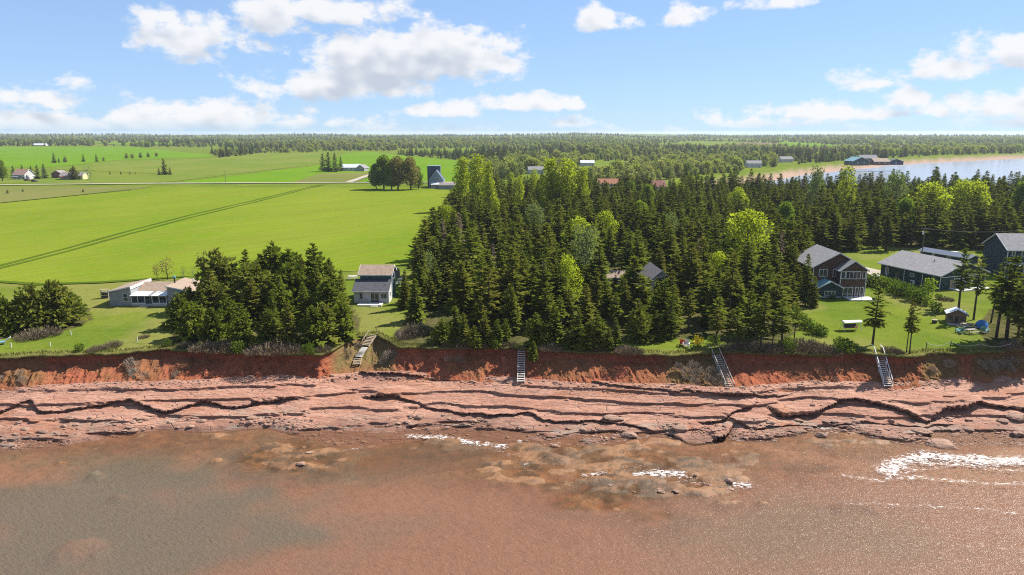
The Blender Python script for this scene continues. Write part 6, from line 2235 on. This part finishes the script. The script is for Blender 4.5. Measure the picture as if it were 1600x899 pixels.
# a few of the farm trees that stand apart, each its own
APART = [(505, 268, 240, 0, 'tall dark conifer at the left of the farm windbreak'), (514, 269, 238, 0, 'dark conifer in the middle of the farm windbreak'), (524, 269, 239, 0, 'tallest dark conifer of the farm windbreak'), (533, 268, 245, 0, 'low conifer next to the white farmhouse'),
         (85, 255, 239, 0, 'taller conifer of the pair on the far left field'), (92, 254, 246, 0, 'shorter conifer of the pair on the far left field'), (102, 254, 244, 1, 'round tree next to the conifer pair on the far field'), (131, 253, 241, 0, 'single slim conifer on the far left field'), (151, 253, 241, 0, 'single dark conifer right of the slim one'),
         (162, 252, 245, 1, 'low bush tree right of the single dark conifer'), (257, 273.5, 248, 0, 'tall conifer standing alone in the green meadow'), (249, 273.5, 262, 0, 'low dark conifer left of the lone meadow conifer'), (266, 273.5, 261, 0, 'low dark conifer right of the lone meadow conifer'), (172, 273, 267, 0, 'leftmost small conifer by the farm track'),
         (189, 273, 267, 0, 'second small conifer by the farm track'), (203, 273, 268, 0, 'third small conifer by the farm track'), (36, 300.5, 295, 1, 'low dark bush in the roadside grass'), (12, 303, 296, 1, 'rust-brown bush in the roadside grass'), (130, 301, 295, 1, 'pale green bush in the roadside grass'), (212, 273, 269, 0, 'tiny conifer at the end of the farm track'),
         (60, 280, 258, 0, 'conifer behind the farmyard right of the pink-roofed house'), (70, 279, 256, 0, 'dark conifer at the right of the farmyard belt'), (50, 278, 259, 0, 'conifer in the middle of the farmyard belt'), (22, 278, 259, 0, 'conifer behind the pink-roofed farmhouse'), (36, 278, 258, 0, 'conifer just right behind the pink roof'),
         (198, 248, 239, 1, 'round bushy tree at left of the far hedgerow'), (207, 248, 241, 1, 'second bushy tree of the far hedgerow'), (220, 247, 238, 1, 'tree in the middle of the far hedgerow'), (232, 246, 238, 1, 'tall tree of the far hedgerow'), (245, 245, 239, 1, 'tree at the right end of the far hedgerow')]
for (a_, b_, t_, ty_, lb_) in APART:
    p_ = P(a_, b_)
    p_.z = ground_z(p_)
    k_ = (fcm, SPRUCES[0][1], 10, 2.6) if ty_ == 0 else ((fbm_, SPRUCES[6][1], 10, 3.6) if a_ % 2 else (fob_, SPRUCES[6][1], 10.5, 2.6))
    e_, c_ = plant(k_, p_, (b_ - t_) / F_PX * to_px(p_)[2], lb_, 'tree', 'trees standing apart on the farmland', 'conifer_tree' if ty_ == 0 else 'broadleaf_tree', 0, 1.0 if ty_ == 0 else 1.1)
    (con_trees if ty_ == 0 else brd_trees).append(c_)
mk_ = con_ > 0.09
pts_ = np.stack([fc[:, 0], fc[:, 1], fz - 0.1], 1)
scatter('far_conifer_wood', 'dark conifers scattered through the far woods to the horizon', 'woods', pts_[mk_], hg_[mk_] / 10, [con_trees[0]], 1.25)
scatter('far_broadleaf_wood', 'pale green broadleaf woods stretching to the horizon', 'woods', pts_[~mk_], hg_[~mk_] / 10 * 0.9, [next(c for c in brd_trees if c.data == fbm_), next(c for c in brd_trees if c.data == fob_), next(c for c in brd_trees if c.data == fob_)], 1.25)
print('far trees', mk_.sum(), (~mk_).sum())

# ------------------------------------------------------------------ shrubs
SHRUBS = [(50, 528, 2.6, 'T'), (72, 526, 2.2, 'T'), (105, 505, 2.2, 'T'), (125, 549, 1.5, 'T'), (150, 548, 1.6, 'T'), (175, 546, 1.5, 'T'), (225, 531, 1.0, 'T'), (262, 541, 1.4, 'T'), (290, 545, 1.6, 'T'), (318, 547, 1.8, 'T'), (345, 549, 2.2, 'T'), (372, 551, 2.3, 'T'), (400, 552, 2.4, 'T'), (428, 553, 2.4, 'T'),
          (455, 553, 2.3, 'T'), (482, 553, 2.1, 'T'), (505, 552, 1.8, 'T'), (634, 528, 2.6, 'T'), (646, 524, 2.4, 'T'), (660, 520, 1.6, 'T'), (705, 542, 2.0, 'T'), (725, 544, 1.8, 'T'), (748, 543, 1.9, 'T'), (772, 543, 1.8, 'T'), (792, 541, 1.5, 'T'), (990, 552, 2.2, 'T'), (978, 552, 1.6, 'T'), (1116, 538, 2.0, 'T'), (1160, 548, 1.8, 'T'), (1185, 549, 1.8, 'T'),
          (1206, 548, 2.0, 'T'), (1230, 549, 2.6, 'T'), (1252, 549, 2.8, 'T'), (1275, 551, 2.4, 'T'), (1298, 551, 2.0, 'T'), (1330, 549, 2.0, 'T'), (1392, 552, 1.2, 'T'), (1404, 552, 1.0, 'T'), (1478, 470, 1.6, 'T'), (1466, 468, 1.5, 'T'), (1580, 545, 1.8, 'T'), (1596, 542, 2.0, 'T'), (860, 547, 1.6, 'T'), (905, 549, 1.6, 'T'), (935, 550, 1.5, 'T'), (1138, 545, 1.6, 'T')]


def shrub(loc, mesh, h0, height, label, group, wide=1.0):
    s = height / h0
    o = link_mesh('shrub', mesh, None, loc, (rnd.uniform(-.1, .1), rnd.uniform(-.1, .1), rnd.uniform(0, 6.28)))
    o.scale = (s * wide, s * wide, s)
    return tag(o, label, 'shrub', group)


for q_, (a_, b_, hh_, _) in enumerate(SHRUBS):
    if q_ % 4 == 3:
        plant(HEDGE[0], P(a_, b_), hh_ * .75, 'green leafy bush in the clifftop fringe', 'bush', 'leafy bushes', 'bush', 0, 1.1)
        continue
    b_ += rnd.uniform(-4, 1)
    hh_ *= rnd.uniform(.65, 1.1)
    p_ = P(a_, b_)
    m_, h0_ = rnd.choice(SHRUB)
    if a_ < 240:
        lb_ = 'leafless brown scrub bush along the edge of the left lawn'
    elif a_ < 520:
        lb_ = 'leafless brown bush in the fringe below the left grove'
    elif a_ < 680:
        lb_ = 'rounded reddish-brown bare bush right of the gully lawn'
    elif a_ < 960:
        lb_ = 'bare grey-brown bush on the cliff lip below the main woods'
    elif a_ < 1120:
        lb_ = 'round bare bush on the grass near the red chair'
    elif a_ < 1360:
        lb_ = 'brown bare bush in the thicket left of the white stairs'
    else:
        lb_ = 'low bare bush at the edge of the right-hand lawn'
    shrub(p_, m_, h0_, hh_ * 0.85, lb_, 'bare shrubs on the clifftop')

# bleached brush on the cliff face
def cliff_at(x, t):
    e, b = float(yE(x)), float(yB(x))
    return Vector((x, e - 0.1 - (e - b) * t, 6.2 - (6.2 - SHELF_Z) * t ** 0.92))


for (a_, t_, hh_) in [(8, .3, 1.6), (20, .5, 1.5), (30, .7, 1.3), (55, .5, 1.2), (62, .7, 1.0), (70, .75, .9), (150, .45, 1.2), (160, .6, 1.1), (205, .25, 1.6), (215, .4, 1.6), (222, .6, 1.4), (232, .75, 1.1), (238, .7, 1.0), (285, .65, .9), (530, .3, 1.5), (536, .5, 1.4), (543, .2, 1.5), (550, .45, 1.2), (590, .3, 1.5), (598, .5, 1.6), (604, .35, 1.7), (611, .5, 1.5), (1055, .3, 1.6), (1066, .5, 1.7),
                      (1078, .35, 1.8), (1088, .55, 1.7), (1096, .7, 1.5), (1104, .45, 1.6), (1072, .75, 1.4), (1110, .8, 1.2), (1052, .7, 1.2), (1115, .6, 1.4), (1290, .75, .8), (1448, .5, 1.0), (1478, .3, 1.2), (1530, .4, 1.4), (1545, .5, 1.5), (1560, .45, 1.6), (1575, .5, 1.6), (1590, .4, 1.6), (1582, .65, 1.3), (715, .35, 1.2), (698, .3, 1.0)]:
    if rnd.random() < .3:
        continue
    c_ = cliff_at(P(a_, 575, 4.5).x, t_)
    m_, h0_ = rnd.choice(BRUSH)
    if a_ < 300:
        lb_ = 'bleached dead brush clinging to the red cliff at left'
    elif a_ < 620:
        lb_ = 'bleached dead brush on the sides of the grassy gully'
    elif a_ < 1000:
        lb_ = 'small dry brush hanging from the cliff below the main woods'
    elif a_ < 1200:
        lb_ = 'grey dead brush on the slump left of the leaning stairs'
    else:
        lb_ = 'dry brush on the red cliff below the right-hand lawn'
    o_ = shrub(c_ + Vector((0, 0, .1)), m_, h0_, hh_ * 0.62, lb_, 'dead brush on the cliff', rnd.uniform(.8, 1.2))
    o_.rotation_euler = (0.65, rnd.uniform(-.3, .3), rnd.uniform(-.4, .4))

# leafy hedge from the brown house across the right lawn, and other bushes
for (a_, b_, hh_, k_) in [(1355, 446, 2.4, 0), (1368, 448, 2.8, 0), (1380, 452, 3.0, 1), (1392, 455, 2.8, 0), (1403, 460, 2.6, 0), (1415, 464, 2.8, 0), (1428, 470, 2.8, 0), (1438, 474, 2.4, 0), (1448, 478, 2.2, 1), (1456, 484, 2.0, 1), (1464, 490, 2.2, 1), (1240, 492, 1.8, 0), (1246, 500, 1.8, 0), (1254, 508, 1.8, 0),
                          (1263, 515, 1.8, 0), (1272, 521, 1.8, 0), (1284, 525, 1.6, 0), (1312, 540, 1.4, 0), (1322, 543, 1.6, 1), (1316, 552, 2.2, 0), (1280, 462, 1.2, 0), (1592, 470, 2.6, 1), (1602, 500, 2.8, 1), (1300, 468, 1.0, 0), (718, 540, 1.8, 0), (755, 538, 1.8, 0), (1090, 536, 1.1, 2), (868, 540, 1.6, 0), (1020, 532, 1.0, 0), (1035, 534, .9, 0)]:
    p_ = P(a_, b_)
    if k_ == 2:
        plant(YELLOW[0], p_, hh_, 'yellow flowering bush behind the yellow chair', 'bush', 'leafy bushes', 'bush')
        continue
    if a_ < 1200:
        lb_ = 'small green bush at the foot of the main woods'
    elif a_ < 1330 and b_ > 480:
        lb_ = 'green bush in the row down the left side of the right-hand lawn'
    elif a_ < 1340:
        lb_ = 'low green bush at the wall of the brown house'
    elif a_ < 1470:
        lb_ = 'green hedge bush in the row between brown house and playhouse'
    else:
        lb_ = 'light green bush near the right picture edge'
    plant(HEDGE[k_], p_ + Vector((0, 0, -.1)), hh_, lb_, 'bush', 'leafy bushes', 'bush', 0, 1.15)


# ------------------------------------------------------------------ rocks lying on the shelf and in the shallows
def rock_mesh(seed, flat):
    import bmesh
    bm = bmesh.new()
    bmesh.ops.create_icosphere(bm, subdivisions=3, radius=1.0)
    rg = np.random.RandomState(seed)
    planes = [Vector(rg.normal(size=3)).normalized() for _ in range(9)]
    ds = rg.uniform(0.55, 0.9, 9)
    for v in bm.verts:
        for n_, d_ in zip(planes, ds):
            q = v.co.dot(n_) - d_
            if q > 0:
                v.co -= n_ * q * 0.92
    co = np.array([v.co for v in bm.verts])
    no = 0.09 * fbm(co[:, 0] * 3 + seed, co[:, 1] * 3 + co[:, 2] * 2, seed, 4)
    for v, k in zip(bm.verts, no):
        v.co *= 1 + k
        v.co.z *= flat
    me = bpy.data.meshes.new('rock')
    bm.to_mesh(me)
    bm.free()
    me.materials.append(M['rock'])
    t = me.attributes.new('wear', 'FLOAT_COLOR', 'POINT')
    c = np.zeros((len(me.vertices), 4), np.float32)
    c[:, 1] = 0.12
    c[:, 2] = 0.5
    t.data.foreach_set('color', c.ravel())
    return me


ROCKS = [rock_mesh(600 + i_, f_) for i_, f_ in enumerate((.30, .42, .22, .5, .36))]
dg_ = bpy.context.evaluated_depsgraph_get()
from mathutils.bvhtree import BVHTree
_bv = [BVHTree.FromObject(bpy.data.objects[n_], dg_) for n_ in ('rock_shelf', 'seabed')]


def shore_hit(px, py):
    best = None
    d = px_dir(px, py).normalized()
    for b in _bv:
        h_ = b.ray_cast(Vector((0, 0, CAM_Z)), d)
        if h_[0] is not None and (best is None or h_[3] < best[1]):
            best = (h_[0], h_[3])
    return best[0] if best else P(px, py, 0.3)


def rock(px, py, wpx, label, group, k=None, yaw=None, stretch=0.6):
    p = shore_hit(px, py)
    if wpx > 40:
        p.z -= 0.28
    s = wpx / 2 / F_PX * to_px(p)[2]
    o = link_mesh('rock', ROCKS[k if k is not None else rnd.randrange(5)], None, p + Vector((0, 0, s * 0.05)), (rnd.uniform(-.12, .12), rnd.uniform(-.12, .12), rnd.uniform(-.5, .5) if yaw is None else yaw))
    o.scale = (s, s * stretch * rnd.uniform(.8, 1.3), s * rnd.uniform(.8, 1.2))
    return tag(o, label, 'rock', group)


for q_ in [(1283, 682, 22, 'oval grey boulder standing alone in the shallows at right', 3), (985, 682, 34, 'pale flat slab in the shallows below the big undercut', 0), (1063, 671, 28, 'broken slab lying under the big dark undercut', 1), (960, 655, 40, 'tilted pale slab leaning on the ledge', 0),
           (1478, 697, 60, 'long pale slab sloping into the breaking wave', 0), (1435, 671, 46, 'long tilted slab above the breaking wave', 2), (957, 686, 12, 'small grey stone left of the pale flat slab', 3), (1153, 615, 9, 'stone beside the foot of the leaning stairs', 3), (1002, 611, 8, 'single red stone at the foot of the cliff', 3), 
           (1590, 653, 40, 'pale broken slab at the right end of the shelf', 0)]:
    rock(q_[0], q_[1], q_[2], q_[3], 'single rocks of the shore', q_[4])
ZONES = [([(30, 655), (200, 648), (330, 655), (320, 672), (120, 676), (20, 690)], 34, 'loose pale rock slab on the lower shelf at left'), ([(330, 648), (480, 640), (520, 660), (480, 672), (380, 668)], 18, 'loose pale slab on the shelf left of centre'), ([(600, 655), (720, 640), (780, 652), (690, 672), (620, 680)], 14, 'rock slab at the edge of the shelf near centre'),
         ([(780, 660), (900, 662), (960, 672), (880, 700), (800, 710)], 16, 'loose rock in the shallows right of centre'), ([(1200, 660), (1330, 652), (1420, 660), (1380, 680), (1220, 676)], 24, 'broken stone on the low shelf above the right-hand foam'), ([(1460, 652), (1600, 640), (1600, 680), (1500, 690)], 18, 'pale layered slab on the shelf at right'), ([(420, 700), (520, 690), (560, 705), (470, 730)], 8, 'ochre rock on the reef left of centre'),
         ([(930, 745), (1150, 735), (1170, 765), (960, 775)], 14, 'ochre rock on the foaming reef'), ([(880, 596), (1000, 606), (1000, 612), (880, 606)], 8, 'small red clod at the foot of the cliff')]
for zi_, (poly_, n_, lb_) in enumerate(ZONES):
    xs_ = [q_[0] for q_ in poly_]
    ys_ = [q_[1] for q_ in poly_]
    c_ = 0
    while c_ < n_:
        a_, b_ = rnd.uniform(min(xs_), max(xs_)), rnd.uniform(min(ys_), max(ys_))
        if not bool(in_poly(a_, b_, poly_)):
            continue
        w_ = rnd.choice((6, 8, 10, 13, 18)) if zi_ != 8 else 4.5
        rock(a_, b_, w_, {6: 'tiny ', 8: 'small ', 10: 'middling ', 13: 'large ', 18: 'very large ', 4.5: ''}[w_] + lb_, 'loose rocks of the shore')
        c_ += 1


# small broken stone, too small to pick apart
def rubble():
    rg = np.random.RandomState(17)
    v, f = [], []
    n = 0
    while n < 2600:
        x = rg.uniform(-84, 84)
        foot = rg.rand() < 0.35
        y = float(yB(x)) + (rg.uniform(-1.2, 1.0) if foot else -2) if foot else float(yW(x)) + rg.uniform(-1.0, 5.0) * rg.rand()
        if not foot and float(fbm(x * 0.12, y * 0.3, 701, 3)) < -0.05:
            continue
        h_ = _bv[0].ray_cast(Vector((x, y, 12)), Vector((0, 0, -1)))
        if h_[0] is None:
            continue
        r = rg.uniform(0.05, 0.20) * (1 if rg.rand() < .85 else 1.9)
        c = h_[0]
        o = len(v)
        a0 = rg.uniform(0, 6.28)
        k = 5
        for z, q in ((-0.3, 1.0), (0.45, 0.75)):
            for i in range(k):
                a = a0 + 6.283 * i / k + rg.uniform(-.3, .3)
                v.append((c.x + math.cos(a) * r * q * 1.4, c.y + math.sin(a) * r * q, c.z + z * r * rg.uniform(.7, 1.2)))
        f += [tuple(o + i for i in range(k - 1, -1, -1)), tuple(o + k + i for i in range(k))] + [(o + i, o + (i + 1) % k, o + k + (i + 1) % k, o + k + i) for i in range(k)]
        n += 1
    w = np.zeros((len(v), 3))
    w[:, 2] = 0.4
    me = make_mesh('rubble', v, f, M['rock'], attrs={'wear': w})
    tag(link_mesh('rubble', me), 'small broken stone strewn over the rock shelf and cliff foot', 'rubble', kind='stuff')


rubble()


# ------------------------------------------------------------------ grass fringe on the cliff lip and rough tufts
def fringe():
    rg = np.random.RandomState(9)
    xs = rg.uniform(-95, 95, 9000)
    e = yE(xs)
    dy = rg.uniform(-0.35, 1.6, len(xs))
    v, f, t = [], [], []
    for x, y0, d in zip(xs, e, dy):
        hang = d < 0.05
        L = rg.uniform(0.25, 0.6)
        base = Vector((x, y0 + d - (0.15 if hang else 0), 6.97))
        dirv = Vector((rg.uniform(-.5, .5), rg.uniform(-1.0, -.1) if hang else rg.uniform(-.4, .4), rg.uniform(-.9, .2) if hang else 1.0)).normalized()
        s = Vector((rg.uniform(-1, 1), rg.uniform(-1, 1), 0)).normalized() * 0.055
        o = len(v)
        v += [base - s, base + s, base + dirv * L]
        f.append((o, o + 1, o + 2))
        q = rg.rand()
        t += [q * .6, q * .6, q]
    t = np.array(t)
    me = make_mesh('grass_fringe', v, np.array(f), M['grass_blade'], attrs={'tint': np.stack([t] * 3, 1)})
    tag(link_mesh('grass_fringe', me), 'dry grass fringe hanging over the lip of the red cliff', 'grass', kind='stuff')


fringe()


# ------------------------------------------------------------------ look-alikes that can be told apart by their place get it in the label
ORD = ['first', 'second', 'third', 'fourth', 'fifth', 'sixth', 'seventh', 'eighth', 'ninth', 'tenth', 'eleventh', 'twelfth', 'thirteenth', 'fourteenth']
by_label = {}
for o_ in list(COL.objects):
    if o_.parent is None and o_.get('label') and o_.get('group'):
        by_label.setdefault(o_['label'], []).append(o_)
for lb_, os_ in by_label.items():
    if 2 <= len(os_) <= 14 and len(lb_.split()) <= 13:
        os_.sort(key=lambda q: to_px(q.location)[0])
        for k_, o_ in enumerate(os_):
            o_['label'] = lb_ + ', ' + (ORD[k_] + ' from left' if k_ else 'leftmost')


# ------------------------------------------------------------------ the air
def build_haze():
    m = bpy.data.materials.new('haze')
    m.use_nodes = True
    nt = NT(m.node_tree)
    m.node_tree.nodes.clear()
    out = nt.n('ShaderNodeOutputMaterial')
    v = nt.n('ShaderNodeVolumePrincipled')
    v.inputs['Color'].default_value = (0.82, 0.91, 1.0, 1)
    v.inputs['Density'].default_value = 6e-5
    v.inputs['Anisotropy'].default_value = 0.2
    nt.link(v.outputs[0], out.inputs['Volume'])
    b = MB().box((0, 2500, 19.7), (18400, 13400, 47.4))
    o = b.build('haze', m)
    tag(o, 'thin pale summer haze over the land and sea', 'haze', kind='stuff')


build_haze()
